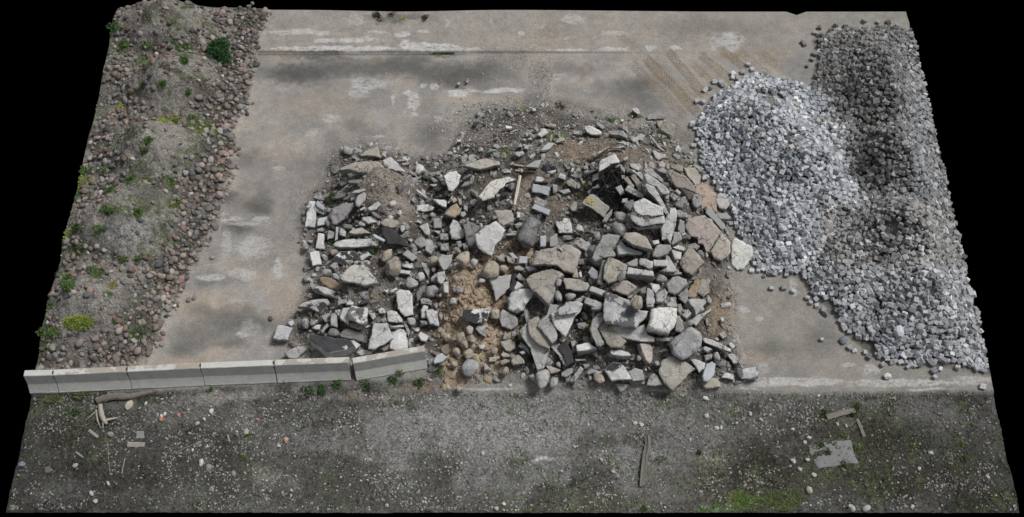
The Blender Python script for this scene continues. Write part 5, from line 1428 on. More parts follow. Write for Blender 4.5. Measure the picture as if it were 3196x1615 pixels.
# ------ field stones
def build_cobbles():
    rng = np.random.default_rng(33)
    T, F = tmpl_ico(10, rng, 2, .12, .72)
    x, y = poisson(*bb(COBBLE_POLY, .6), .14, rng, .42)
    x2, y2 = poisson(*bb(COBBLE_POLY, .6), .21, rng, .45)
    lay = np.concatenate([np.zeros(len(x)), np.ones(len(x2))]); x = np.concatenate([x, x2]); y = np.concatenate([y, y2])
    dd = inside_dist(x, y, COBBLE_POLY) + (fbm(x * 1.8, y * 1.8, 3) - .5) * .6
    z = tz(x, y); u, v, _ = to_px(x, y, z)
    # stones gather at the foot of the slope on both flanks and in the hollows between mounds
    hgt = z - base_z(x, y)
    foot = smooth(1.15, .15, dd)
    dens = .13 + .95 * foot + .5 * smooth(.8, .35, hgt)
    dens = dens + .3 * smooth(.55, .7, fbm(x * 2.1, y * 2.1, 5))
    bald = zone_blobs(u, v, [(540, 290, 95, 60, .85), (490, 470, 110, 60, .85), (560, 55, 110, 26, .7), (400, 710, 130, 70, .85), (240, 960, 70, 50, .75), (480, 610, 90, 36, .75), (230, 1090, 60, 40, .6), (320, 320, 20, 70, .7), (400, 1010, 30, 60, .4)])
    dens = np.clip(dens, 0, 1) * (1 - bald)
    keep = (dd > -.02) & (rng.random(len(x)) < dens * np.where(lay > 0, .35, .9)) & (x > X0 + .08) & (y < Y1 - .05) & (v < 1160)
    x, y, lay = x[keep], y[keep], lay[keep]
    loose = [(780, 30), (790, 20), (825, 55), (812, 95), (770, 355), (730, 388), (745, 463), (738, 520), (700, 235), (662, 802), (588, 935), (605, 930), (549, 955), (564, 905), (740, 522), (843, 993), (504, 1073), (780, 50), (672, 708), (644, 763), (728, 388), (745, 480)]
    lp = np.array([ground(a, b, .06) for a, b in loose])
    x = np.concatenate([x, lp[:, 0]]); y = np.concatenate([y, lp[:, 1]]); lay = np.concatenate([lay, np.zeros(len(lp))])
    n = len(x)
    s = rng.gamma(6, .0112, n).clip(.032, .13)
    s[-len(lp):] = .085
    z = tz(x, y) + s * .25 + lay * .05
    pos = np.stack([x, y, z], 1)
    nrm = tn(x, y) + rng.normal(size=(n, 3)) * .3
    R = frame_rot(nrm, rng.uniform(0, 6.28, n))
    scl = np.stack([s * rng.uniform(1, 1.3, n), s, s * rng.uniform(.8, 1, n)], 1)
    pal = np.array([(.30, .225, .195), (.33, .25, .215), (.25, .19, .17), (.35, .285, .245), (.27, .255, .245), (.20, .195, .195), (.35, .335, .315), (.12, .128, .135), (.32, .24, .19), (.42, .37, .345), (.28, .17, .14), (.22, .21, .2), (.26, .235, .22), (.29, .245, .225)])
    cols = pal[rng.integers(0, len(pal), n)] * rng.normal(.74, .2, (n, 1)).clip(.35, 1.3)
    cols = cols * .8 + cols.mean(1, keepdims=True) * .2
    u, v, _ = to_px(*pos.T)
    cols = cols * (1 - .18 * smooth(300, 80, v))[:, None]
    near, rest = pick300(pos, rng, 300)
    meshes = [mesh_np('field_stone', T[i], F, M_COBBLE, smooth_=True) for i in range(10)]
    from mathutils import Matrix
    cw = lambda c: 'dark' if c.mean() < .17 else ('reddish' if c[0] > c[2] * 1.38 and c[0] < .42 else ('pale' if c.mean() > .28 else 'grey'))
    for i in near:
        o = link('field_stone', meshes[i % 10], color=cols[i])
        o.matrix_world = Matrix(np.vstack([np.hstack([R[i] * scl[i][None, :], pos[i][:, None]]), [0, 0, 0, 1]]).tolist())
        uu, vv = u[i], v[i]
        where = 'close behind the barriers, left heap' if vv > 1090 else ('at the right foot of the left heap' if uu > 380 else ('on the left flank of the left heap' if uu < 230 else 'on the near mound of the left heap'))
        tag(o, f'{cw(cols[i])} rounded field stone {where}', 'field stone', 'field stones of the left heap')
    me = scatter_mesh('field_stones', M_COBBLE, T, F, pos[rest], R[rest], scl[rest], cols[rest], smooth_=True)
    tag(link('field_stones', me), 'long row of mounds of rounded reddish and grey field stones', 'field stones', kind='stuff')
build_cobbles()

# ------ small rubble filling the broken concrete heap
def build_rubble():
    rng = np.random.default_rng(44)
    T, F = tmpl_ico(12, rng, 1, .5, .6)
    x0, x1, y0, y1 = bb(RUBBLE_POLY, .4)
    x, y = poisson(x0, x1, y0, y1, .13, rng, .5)
    dd = inside_dist(x, y, RUBBLE_POLY) + (fbm(x * 2, y * 2, 3) - .5) * .5
    z = tz(x, y); u, v, _ = to_px(x, y, z)
    soil = zone_blobs(u, v, [(1190, 560, 80, 70, .8), (1700, 560, 80, 60, .7), (1500, 560, 60, 60, .3), (1480, 1000, 60, 90, .35), (1880, 470, 180, 45, .8), (1700, 400, 300, 60, .75), (1500, 590, 80, 30, .5), (2230, 960, 60, 160, .75), (2160, 560, 50, 60, .6), (1250, 680, 40, 50, .5)])
    dens = .5 * (1 - soil)
    keep = (dd > .0) & (rng.random(len(x)) < dens)
    x, y, u, v = x[keep], y[keep], u[keep], v[keep]
    n = len(x)
    s = rng.gamma(4, .017, n).clip(.025, .17)
    pos = np.stack([x, y, tz(x, y) + s * .35], 1)
    R = frame_rot(tn(x, y) + rng.normal(size=(n, 3)) * .5, rng.uniform(0, 6.28, n))
    scl = np.stack([s * rng.uniform(1, 1.4, n), s * rng.uniform(.7, 1.1, n), s * rng.uniform(.7, 1.1, n)], 1)
    pal = np.array([(.36, .358, .35), (.29, .288, .28), (.46, .46, .45), (.20, .195, .19), (.29, .255, .21), (.15, .145, .145), (.46, .455, .44)])
    cols = pal[rng.choice(len(pal), n, p=[.25, .22, .16, .13, .12, .07, .05])] * rng.normal(1, .12, (n, 1))
    clay = zone_blobs(u, v, [(1490, 1010, 150, 160, 1), (1520, 870, 120, 70, .95), (1600, 800, 80, 50, .8), (1420, 1150, 60, 60, .9)])[:, None]
    cols = cols * (1 - clay * .85) + np.array([.37, .285, .20]) * clay * .85 * rng.normal(1, .12, (n, 1))
    vis = np.argsort(-s * (1 - .0 * v))
    near, rest = vis[:290], vis[290:]
    meshes = [mesh_np('rubble_stone', T[i], F, M_CONC) for i in range(12)]
    from mathutils import Matrix
    marks = [p for p in PLACED if p['short']]
    for i in near:
        o = link('rubble_stone', meshes[i % 12], color=cols[i].clip(.03, .8))
        o.matrix_world = Matrix(np.vstack([np.hstack([R[i] * scl[i][None, :], pos[i][:, None]]), [0, 0, 0, 1]]).tolist())
        m = min(marks, key=lambda m: np.hypot(m['px'][0] - u[i], m['px'][1] - v[i]))
        c = cols[i]; cw = 'tan' if c[0] > c[2] * 1.25 else ('dark' if c.mean() < .19 else ('pale' if c.mean() > .33 else 'grey'))
        tag(o, f"small {cw} rubble stone {px_dir(u[i] - m['px'][0], v[i] - m['px'][1])} the {m['short']}", 'rubble stone', 'small rubble stones between the slabs')
    me = scatter_mesh('small_rubble', M_CONC, T, F, pos[rest], R[rest], scl[rest], cols[rest].clip(.03, .8))
    tag(link('small_rubble', me), 'small broken chips filling the gaps of the concrete heap', 'rubble', kind='stuff')
build_rubble()
def build_clay():
    rng = np.random.default_rng(47)
    T, F = tmpl_ico(8, rng, 2, .5, .6)
    n = 850
    P = []
    while len(P) < n:
        u, v = rng.uniform(1370, 1660), rng.uniform(790, 1210)
        w = zone_blobs(np.array([u]), np.array([v]), [(1500, 1030, 120, 150, 1), (1530, 870, 100, 70, .9), (1610, 800, 50, 40, .6), (1410, 1170, 40, 50, .8)])[0]
        if rng.random() < w: P.append(ground(u, v, .5 * smooth(1200, 1000, v)))
    P = np.array(P); s = rng.gamma(2.2, .028, n).clip(.015, .15)
    x, y = P[:, 0], P[:, 1]
    pos = np.stack([x, y, tz(x, y) - s * .1], 1)
    R = frame_rot(tn(x, y) + rng.normal(size=(n, 3)) * .35, rng.uniform(0, 6.28, n))
    scl = np.stack([s * rng.uniform(1, 1.5, n), s, s * .8], 1)
    cols = np.array([.325, .26, .192]) * rng.normal(1, .13, (n, 1))
    tag(link('clay_lumps', scatter_mesh('clay_lumps', M_CHIP, T, F, pos, R, scl, cols, smooth_=True)), 'crumbly tan clay spilling down the middle of the concrete heap', 'clay', kind='stuff')
build_clay()

# ------ loose gravel
def build_gravel():
    rng = np.random.default_rng(55)
    V0, F0 = ico(1)
    T = []
    for _ in range(6): T.append(V0 * (1 + rng.normal(size=V0.shape) * .16) * np.array([1, .8, .55]))
    def field(n, x0, x1, y0, y1, prob, smin, smax, z0=0.0):
        x = rng.uniform(x0, x1, n); y = rng.uniform(y0, y1, n)
        z = tz(x, y); u, v, _ = to_px(x, y, z)
        k = rng.random(n) < prob(x, y, u, v)
        x, y, z = x[k], y[k], z[k]; m = len(x)
        s = smin + (smax - smin) * rng.random(m) ** 3.2
        return np.stack([x, y, z + s * .3], 1), s, u[k], v[k]
    yf = ground(1600, 1235)[1]
    A = field(52000, X0 + .06, X1 - .06, Y0 + .06, yf + .1, lambda x, y, u, v: .12 + .88 * smooth(.46, .66, .6 * fbm(x * 1.1, y * 1.1, 6) + .4 * fbm(x * 3.5, y * 3.5, 2)) * (1 - .6 * zone_blobs(u, v, [(2360, 1420, 60, 70, 1), (2220, 1590, 80, 30, 1), (2700, 1510, 180, 50, .7), (2290, 1545, 30, 30, 1), (2600, 1415, 80, 46, 1)])), .008, .042)
    Bv = field(30000, X0, X1, ground(0, 520)[1], ground(0, 180)[1], lambda x, y, u, v: np.maximum(zone_blobs(u, v, [(1560, 390, 200, 90, .85), (1690, 270, 26, 90, .7), (1700, 410, 380, 50, .7), (1600, 190, 160, 40, .12), (2160, 440, 60, 40, .4)]), 0.004), .008, .04)
    C = field(60000, X0, ground(840, 0)[0] + .5, Y0, Y1 - .05, lambda x, y, u, v: smooth(.2, .6, inside_dist(x, y, COBBLE_POLY)) * .5, .006, .028)
    D = field(26000, ground(1600, 0)[0] + 2, X1 - .05, Y0, Y1 - .05, lambda x, y, u, v: smooth(0, .3, inside_dist(x, y, SETT_POLY)) * (.2 + .8 * zone_blobs(u, v, [(2870, 930, 70, 70, 1), (2400, 310, 62, 26, 1), (2480, 440, 42, 34, 1), (2735, 410, 60, 40, 1), (2800, 720, 60, 30, 1)])), .01, .035)
    E = field(36000, ground(850, 1200)[0], ground(2400, 1200)[0], yf - .3, ground(0, 330)[1], lambda x, y, u, v: smooth(-.25, .3, inside_dist(x, y, RUBBLE_POLY)) * .7, .008, .045)
    G = field(9000, X0, X1, yf, Y1 - .05, lambda x, y, u, v: .01 + .05 * smooth(.55, .75, fbm(x, y, 3)), .006, .02)
    for nm, (pos, s, u, v), base, spread, lab in (
        ('gravel', A, (.25, .247, .236), .3, 'pale gravel strewn over the weedy ground in the foreground'), ('gravel', Bv, (.33, .315, .295), .3, 'fine gravel spilled behind the concrete heap'),
        ('gravel', C, (.23, .215, .2), .3, 'gravelly soil between the field stones on the left mounds'), ('gravel', D, (.30, .3, .3), .3, 'stone grit between the granite setts'),
        ('gravel', E, (.2, .188, .17), .3, 'grit and crumbs in the soil of the concrete heap'), ('gravel', G, (.22, .21, .2), .4, 'stray grit scattered over the concrete yard')):
        n = len(pos)
        k = rng.normal(1, spread, (n, 1)).clip(.35, 2.0)
        cols = np.array(base) * k
        if base[0] == .2:
            cl = zone_blobs(u, v, [(1490, 1010, 140, 150, 1), (1520, 860, 110, 70, .95), (1600, 800, 70, 50, .8), (1420, 1150, 50, 60, .9), (1190, 570, 90, 70, .6), (1860, 480, 150, 40, .5)])[:, None]
            cols = cols * (1 - cl) + np.array([.33, .255, .18]) * cl * k
        if base[0] == .30:
            cl = zone_blobs(u, v, [(2870, 930, 70, 70, 1), (2400, 310, 62, 26, 1), (2480, 440, 42, 34, 1)])[:, None]
            cols = cols * (1 + cl * .25)
        wh = (rng.random(n) < .03)[:, None]
        cols = np.where(wh, np.array([.48, .48, .47]), cols)
        if nm == 'gravel' and base[0] == .25:
            red = (rng.random(n) < .012)[:, None]; cols = np.where(red, np.array([.36, .2, .16]), cols)
        if base[0] == .25: cols = cols * (1 - .28 * smooth(450, 1300, np.abs(u - 1520)))[:, None]
        R = frame_rot(tn(pos[:, 0], pos[:, 1]) + rng.normal(size=(n, 3)) * .3, rng.uniform(0, 6.28, n))
        scl = np.stack([s * rng.uniform(.9, 1.3, n), s, s], 1)
        me = scatter_mesh(nm, M_CHIP, T, F0, pos, R, scl, cols.clip(.04, .7))
        tag(link(nm, me), lab, 'gravel', kind='stuff')
build_gravel()
# ------------------------------------------------------------------ concrete barriers
M_BARRIER = rock_mat('barrier_concrete', coat=(.36, .325, .28), coatlim=.5, side=(.52, .52, .50), lo=.88, hi=1.08, speck=.3, bumpd=.004)
M_BARRIER2 = rock_mat('clean_barrier_concrete', side=(.52, .52, .50), lo=.88, hi=1.08, speck=.3, bumpd=.004)
def barrier(a, b, label, mat, lug=True):
    zt = .70
    A = ground(a[0], a[1], zt); B = ground(b[0], b[1], zt)
    L = np.hypot(*(B - A)[:2]); ang = math.atan2(B[1] - A[1], B[0] - A[0])
    prof = [(-.30, -.14), (-.30, .05), (-.285, .07), (-.165, .29), (-.155, .31), (-.092, .675), (-.08, .69), (.08, .69), (.092, .675), (.155, .31), (.165, .29), (.285, .07), (.30, .05), (.30, -.14)]
    g = .004; nseg = 14; n = len(prof); rng = np.random.default_rng(int(a[0]))
    xs = [g, g + .012] + list(np.linspace(.1, L - .1, nseg)) + [L - g - .012, L - g]
    V = []; top = []
    for i, x in enumerate(xs):
        e = .010 if i in (0, len(xs) - 1) else 0
        for (y, z) in prof:
            V.append((x, y * (1 - e * 3) + .085 + rng.normal() * .0015, z - (e if z > .5 else 0) + rng.normal() * .0015 * (z > 0)))
            top.append(1.0 if z > .68 else 0.0)
    F = []; S = []
    for i in range(len(xs) - 1):
        for k in range(n - 1):
            a0 = i * n + k; F += [a0, a0 + n, a0 + n + 1, a0 + 1]; S.append(4)
    F += list(range(n))[::1]; S.append(n)
    F += [(len(xs) - 1) * n + k for k in range(n)][::-1]; S.append(n)
    o = link('concrete_barrier', mesh_np('concrete_barrier', V, F, mat, top=top, sizes=S), loc=(A[0], A[1], 0), rot=(0, 0, ang), color=(.50, .50, .475))
    tag(o, label, 'barrier', 'concrete barriers in a row along the yard edge'); o['kind'] = 'thing'
    if lug:
        v1, f1 = box(.04, .09, .03, (L, .085, .695), .008); v2, f2 = box(.012, .02, .45, (L, -.018, .42), .003)
        V2, L2, S2 = merge([(v1, f1), (v2, f2)])
        link('connector', mesh_np('connector', V2, L2, M_RUBBER, sizes=S2), parent=o)
    # lifting slots moulded near the ends
    for xx in (L * .3, L * .7):
        if L > 1: 
            v1, f1 = box(.10, .012, .025, (xx, -.044, .42), .003)
            V2, L2, S2 = merge([(v1, f1)])
            link('lifting_slot', mesh_np('lifting_slot', V2, L2, M_RUBBER, sizes=S2), parent=o)
    return o
barrier((72, 1173), (163, 1171), 'short pale barrier piece at the outer left end of the row', M_BARRIER2)
barrier((164, 1171), (394, 1160), 'concrete barrier with brown dirt along its top, second from the outer end', M_BARRIER)
barrier((395, 1160), (624, 1149), 'concrete barrier with dirt patches on top, in front of the field stone heap corner', M_BARRIER)
barrier((625, 1149), (853, 1140), 'clean pale topped concrete barrier in the middle of the row', M_BARRIER2)
barrier((855, 1140), (1088, 1131), 'concrete barrier under the tip of the big black topped slab', M_BARRIER, lug=False)
barrier((1101, 1134), (1327, 1095), 'concrete barrier turned askew beyond the gap, against the rubble', M_BARRIER, lug=False)

# ------------------------------------------------------------------ plants
def leaf_cloud(rng, n, rx, rz, leaf, flatten=.5, up=.5):
    a = rng.uniform(0, 2 * np.pi, n); r = np.sqrt(rng.random(n)) * rx * (1 + .35 * np.sin(a * 3 + rng.uniform(0, 6)) * rng.random())
    h = rng.random(n) ** 1.2 * rz * np.clip(1 - (r / rx / 1.3) ** 2, .12, 1)
    k = rng.integers(4, 8); cc = rng.normal(size=(k, 2)) * rx * .36; kk = rng.integers(0, k, n); rk = rx * rng.uniform(.18, .5, k)[kk]
    px_ = cc[kk, 0] + rk * np.sqrt(rng.random(n)) * np.cos(a) * 1.2; py_ = cc[kk, 1] + rk * np.sqrt(rng.random(n)) * np.sin(a) * 1.2
    c = np.stack([px_, py_, h * rng.uniform(.4, 1, k)[kk] + .01], 1)
    d = np.stack([np.cos(a), np.sin(a), rng.uniform(.1, 1.2, n)], 1) + rng.normal(size=(n, 3)) * .5
    d /= np.linalg.norm(d, axis=1, keepdims=True)
    s = np.cross(d, rng.normal(size=(n, 3))); s /= np.linalg.norm(s, axis=1, keepdims=True)
    l = leaf * rng.uniform(.6, 1.4, (n, 1)); w = l * rng.uniform(.22, .4, (n, 1))
    V = np.stack([c, c + d * l * .5 + s * w, c + d * l, c + d * l * .5 - s * w], 1).reshape(-1, 3)
    F = np.arange(n * 4).reshape(n, 4)
    return V, F
def plant(px, py, r, h, col, label, cat='weed', name='weed', n=None, leaf=.06, seed=0):
    rng = np.random.default_rng(seed * 7 + int(px))
    p = hit(px, py, .0)
    p[0] = min(max(p[0], X0 + r * .8 + .03), X1 - r * .8); p[1] = min(p[1], Y1 - r * .9); p[2] = float(tz(p[0], p[1]))
    if py > 1232: r *= .72; h *= .7; col = tuple(np.array(col) * .7); leaf *= .8
    n = n or int(50 + 700 * r)
    V, F = leaf_cloud(rng, n, r, h, leaf)
    cols = np.array(col) * rng.normal(1, .25, (n, 1)).clip(.45, 1.8) * np.array([1, 1, 1]); cols[:, 0] *= rng.uniform(.8, 1.3, n)
    me = mesh_np(name, V, F, M_LEAF, col=np.repeat(cols.clip(.01, .6), 4, 0))
    o = link(name, me, loc=p)
    # short stems carry the leaves
    st = []
    for k in range(5):
        a = rng.uniform(0, 6.28); e = np.array([math.cos(a) * r * .5, math.sin(a) * r * .5, h * .6]); w = .006
        st.append((np.array([[-w, 0, -.02], [w, 0, -.02], [0, w, -.02], e]), [[0, 1, 3], [1, 2, 3], [2, 0, 3]]))
    Vs, Ls, Ss = merge(st)
    link('stem', mesh_np('stem', Vs, Ls, M_LEAF, col=np.tile(np.array([[.10, .09, .05]]), (len(Vs), 1)), sizes=Ss), parent=o)
    tag(o, label, cat)
    return o
def bush():
    rng = np.random.default_rng(9)
    p = hit(688, 172, 0)
    root = bpy.data.objects.new('bush', None); COL.objects.link(root); root.location = p; root.scale = (.84, .84, .84)
    tag(root, 'dense dark green bush growing at the rear right of the cobble heap', 'bush')
    n = 3600
    cen = np.array([(0, .05, .36), (.22, -.22, .26), (-.2, .12, .27), (.12, .28, .34), (.3, -.5, .14), (-.24, -.16, .2)]); rad = np.array([.36, .27, .28, .26, .2, .22])
    k = rng.choice(6, n, p=np.array([.32, .18, .17, .15, .08, .1]))
    d = rng.normal(size=(n, 3)); d /= np.linalg.norm(d, axis=1, keepdims=True)
    c = cen[k] + d * (rad[k] * rng.uniform(.45, 1.0, n) ** .6)[:, None] * np.array([1, 1, .9]); c[:, 2] = np.abs(c[:, 2])
    dd = d + rng.normal(size=(n, 3)) * .7; dd /= np.linalg.norm(dd, axis=1, keepdims=True)
    s = np.cross(dd, rng.normal(size=(n, 3))); s /= np.linalg.norm(s, axis=1, keepdims=True)
    l = rng.uniform(.04, .10, (n, 1)); w = l * .32
    V = np.stack([c, c + dd * l * .5 + s * w, c + dd * l, c + dd * l * .5 - s * w], 1).reshape(-1, 3)
    cols = np.array([.05, .115, .045]) * rng.normal(1, .3, (n, 1)).clip(.4, 2)
    link('crown', mesh_np('crown', V, np.arange(n * 4).reshape(n, 4), M_LEAF, col=np.repeat(cols, 4, 0)), parent=root)
    st = []
    for i in range(9):
        e = cen[i % 6] + rng.normal(size=3) * .08; w = .014
        st.append((np.array([[-w, 0, -.05], [w, 0, -.05], [0, w * 1.7, -.05], e]), [[0, 1, 3], [1, 2, 3], [2, 0, 3]]))
    Vs, Ls, Ss = merge(st)
    link('stem', mesh_np('stem', Vs, Ls, M_LEAF, col=np.tile(np.array([[.10, .08, .05]]), (len(Vs), 1)), sizes=Ss), parent=root)
bush()
g1, g2, g3, g4 = (.07, .135, .04), (.05, .10, .035), (.17, .22, .05), (.09, .15, .045)
PL = [(1252, 1166, .13, .22, (.11, .16, .03), 'yellow green weed against the askew barrier, right end'), (1217, 1155, .08, .18, g4, 'small upright weed just left of the yellow green one at the askew barrier'),
      (1057, 1200, .16, .2, g1, 'green weed at the barrier gap, growing at the foot of the last straight barrier'), (1140, 1200, .22, .14, g2, 'broad dark weed in front of the askew barrier near the gap'), (1310, 1197, .18, .10, g2, 'low dark weed off the right end of the askew barrier'),
      (1000, 1215, .14, .12, g2, 'low weed in front of the barrier under the black topped slab'), (890, 1190, .10, .1, g1, 'small weed at the joint below the middle of the barrier row'), (960, 1220, .18, .10, g2, 'wide dark weed left of the barrier gap'), (1220, 1190, .16, .09, g2, 'low dark weed in front of the middle of the askew barrier'),
      (1370, 1160, .16, .14, g2, 'dark weed at the left foot of the tan clay streak'), (1538, 1121, .09, .08, g1, 'small weed among tan stones at the foot of the clay'), (1650, 1130, .13, .12, g2, 'dark green weed left of the long pointed slab tip'), (1592, 1090, .06, .16, g4, 'thin upright weed in front of a brown wedge stone'), (1612, 1070, .09, .14, g1, 'weed between stones right of the thin upright weed'),
      (1945, 1085, .07, .1, g1, 'small weed beside the thick dusty bar'), (1860, 1112, .1, .08, g2, 'small weed left of the white topped block at the front'),
      (1035, 625, .18, .14, g2, 'dark green weed in the upper left edge of the rubble'), (1085, 545, .16, .16, g2, 'dark green weed against the large tan slab front'), (1030, 755, .12, .1, g2, 'dark weed between left edge blocks'), (1300, 755, .1, .08, g2, 'dark weed between grey stones left of the great white slab'), (1090, 825, .14, .1, g2, 'dark weed right of the slab with torn black coating'), (1265, 835, .14, .1, g2, 'dark weed right of the small bluish blocks, middle left'), (1175, 780, .15, .1, g2, 'dark weed under the right end of the long narrow slab'), (1367, 780, .1, .08, g2, 'dark weed left of the rounded tan stone by the clay'),
      (1535, 488, .13, .1, g1, 'bright green weed in soil behind the tan crest slab'), (1655, 440, .12, .09, g1, 'green weed beside pale stones at the rear left of the crest'), (1670, 415, .1, .08, g2, 'dark weed just behind a small white stone at the rear'), (1905, 380, .1, .06, g2, 'low weed along the rear edge of the rubble'), (1265, 515, .08, .08, g2, 'small weed right of the crumbling white slab'), (1325, 565, .13, .07, g2, 'dark weed below a row of small grey stones, upper left'), (1450, 502, .1, .06, g2, 'low dark weed left of the tan crest slab'), (1815, 610, .08, .12, (.12, .15, .05), 'weed by the left end of the black netting'), (2105, 485, .08, .08, g1, 'small weed right of the bone shaped white slab'), (2065, 450, .14, .07, g2, 'dark weed beside the smooth square slab'),
      (2180, 775, .1, .1, g2, 'dark weed in the notch below the large pinkish slab'), (1602, 716, .06, .06, g1, 'tiny weed right of the great white slab top'),
      (2582, 1412, .16, .14, (.055, .10, .03), 'bushy weed growing through the square slab in the foreground'), (2672, 1405, .12, .06, (.10, .17, .05), 'low bright weed right of the square slab'), (2635, 1446, .14, .07, g4, 'low weed on the front edge of the square slab'), (2560, 1393, .16, .05, g4, 'flat moss like weed on the rear edge of the square slab'), (2672, 1272, .16, .12, g2, 'dark weed at the right end of the wide plank'), (2572, 1290, .16, .1, g2, 'dark weed left of the wide plank'), (2655, 1300, .13, .08, g2, 'dark weed between the two planks'),
      (2998, 1386, .09, .06, (.12, .2, .05), 'bright low weed alone, right foreground'), (3008, 1430, .08, .05, (.12, .2, .05), 'bright low weed in front of another, right foreground'), (3030, 1328, .08, .05, (.12, .2, .05), 'bright low weed nearest the right edge kerb'), (2182, 1415, .12, .06, (.08, .14, .06), 'low round weed right of the grey log'), (230, 1292, .2, .1, g2, 'dark green weed left of the twisted root'), (775, 1360, .12, .06, (.13, .19, .05), 'low bright weed in the left foreground gravel'), (762, 1432, .1, .06, (.14, .19, .05), 'small yellow green weed by white dust, left foreground'), (170, 1245, .18, .06, (.11, .15, .05), 'low moss tuft before the outer barriers'), (255, 1228, .2, .06, (.11, .14, .06), 'mossy tuft at the foot of the second barrier'), (660, 1215, .08, .1, g1, 'small weed at the middle barrier foot'), (2010, 1590, .14, .07, g4, 'grass like weed at the front edge below the log'),
      (360, 92, .26, .22, (.04, .10, .035), 'dark green shrub at the rear left corner of the cobble heap'), (575, 148, .22, .08, g4, 'green tuft left of the big bush'), (576, 187, .15, .12, g1, 'green weed at the crest below the bush, left heap'), (383, 146, .14, .1, g1, 'green weed between cobbles, rear left flank'), (508, 265, .1, .1, g1, 'right one of two round weeds on the second mound'), (444, 270, .09, .1, g1, 'left one of two round weeds on the second mound'), (588, 290, .08, .1, g1, 'small weed on the right flank of the second mound'),
      (600, 375, .16, .08, g4, 'green tuft in the hollow behind the third mound'), (640, 405, .3, .05, (.14, .19, .045), 'long yellow green growth in the hollow, right side'), (540, 380, .3, .05, (.16, .2, .05), 'yellow green moss in the hollow behind the third mound'), (466, 438, .11, .1, g1, 'round weed on top of the third mound'), (450, 470, .11, .1, g1, 'round weed just in front of another on the third mound'), (333, 538, .16, .14, g1, 'green weed on the left flank of the third mound'), (405, 562, .14, .1, g1, 'green weed at the middle foot of the third mound'),
      (252, 572, .26, .1, (.16, .22, .045), 'bright yellow green clump on the left edge'), (255, 530, .22, .12, g1, 'dark clump behind the bright yellow green one, left edge'), (345, 600, .22, .1, g2, 'dark green patch on the rear of the fourth mound'), (538, 565, .09, .14, g1, 'upright green weed near the right foot of the third mound'), (547, 632, .18, .08, g4, 'green growth between cobbles, right foot of the fourth mound'), (335, 655, .2, .07, g2, 'dark green patch on the fourth mound crest'), (432, 665, .12, .12, g1, 'green weed on the fourth mound crest'),
      (240, 715, .14, .12, g2, 'dark green weed at the left foot of the fourth mound'), (310, 718, .16, .09, g1, 'green growth on the left flank of the fourth mound'), (302, 848, .22, .16, g1, 'large round weed in the hollow before the fourth mound'), (212, 872, .16, .18, g1, 'rear half of a tall weed on the left edge'), (214, 895, .18, .16, g1, 'front half of a tall weed on the left edge'), (158, 860, .12, .12, g2, 'dark weed at the left edge near white stones'), (145, 955, .16, .08, g1, 'green weed at the outer left edge, near mound'),
      (246, 1008, .38, .1, (.17, .24, .06), 'large yellow green clump on the nearest mound'), (155, 1037, .3, .12, (.07, .13, .04), 'dark green clump left of the large yellow green one'), (366, 1005, .1, .12, g1, 'green weed right of the large yellow green clump'), (430, 1040, .2, .07, (.09, .12, .06), 'grey green growth at the right foot of the nearest mound'), (160, 1088, .14, .1, g1, 'green weed close behind the outer barriers'), (230, 800, .1, .1, g2, 'small dark weed on the left flank below the fourth mound'), (430, 808, .09, .08, g4, 'small weed above the right foot cobbles'), (385, 812, .12, .07, g4, 'low weed on the front slope of the fourth mound'),
      (1180, 50, .16, .12, (.07, .075, .05), 'dry dark weed at the rear edge of the yard, left one'), (1222, 48, .1, .1, (.07, .075, .05), 'dry dark weed at the rear edge, middle one'), (1325, 58, .12, .12, (.07, .07, .05), 'dry dark weed at the rear edge, right one'), (1752, 335, .22, .12, (.10, .10, .06), 'dry dark brushwood on the gravel behind the heap')]
for i, (px, py, r, h, c, lab) in enumerate(PL):
    plant(px, py, r, h, c, lab, seed=i, leaf=.055 if r > .1 else .04)

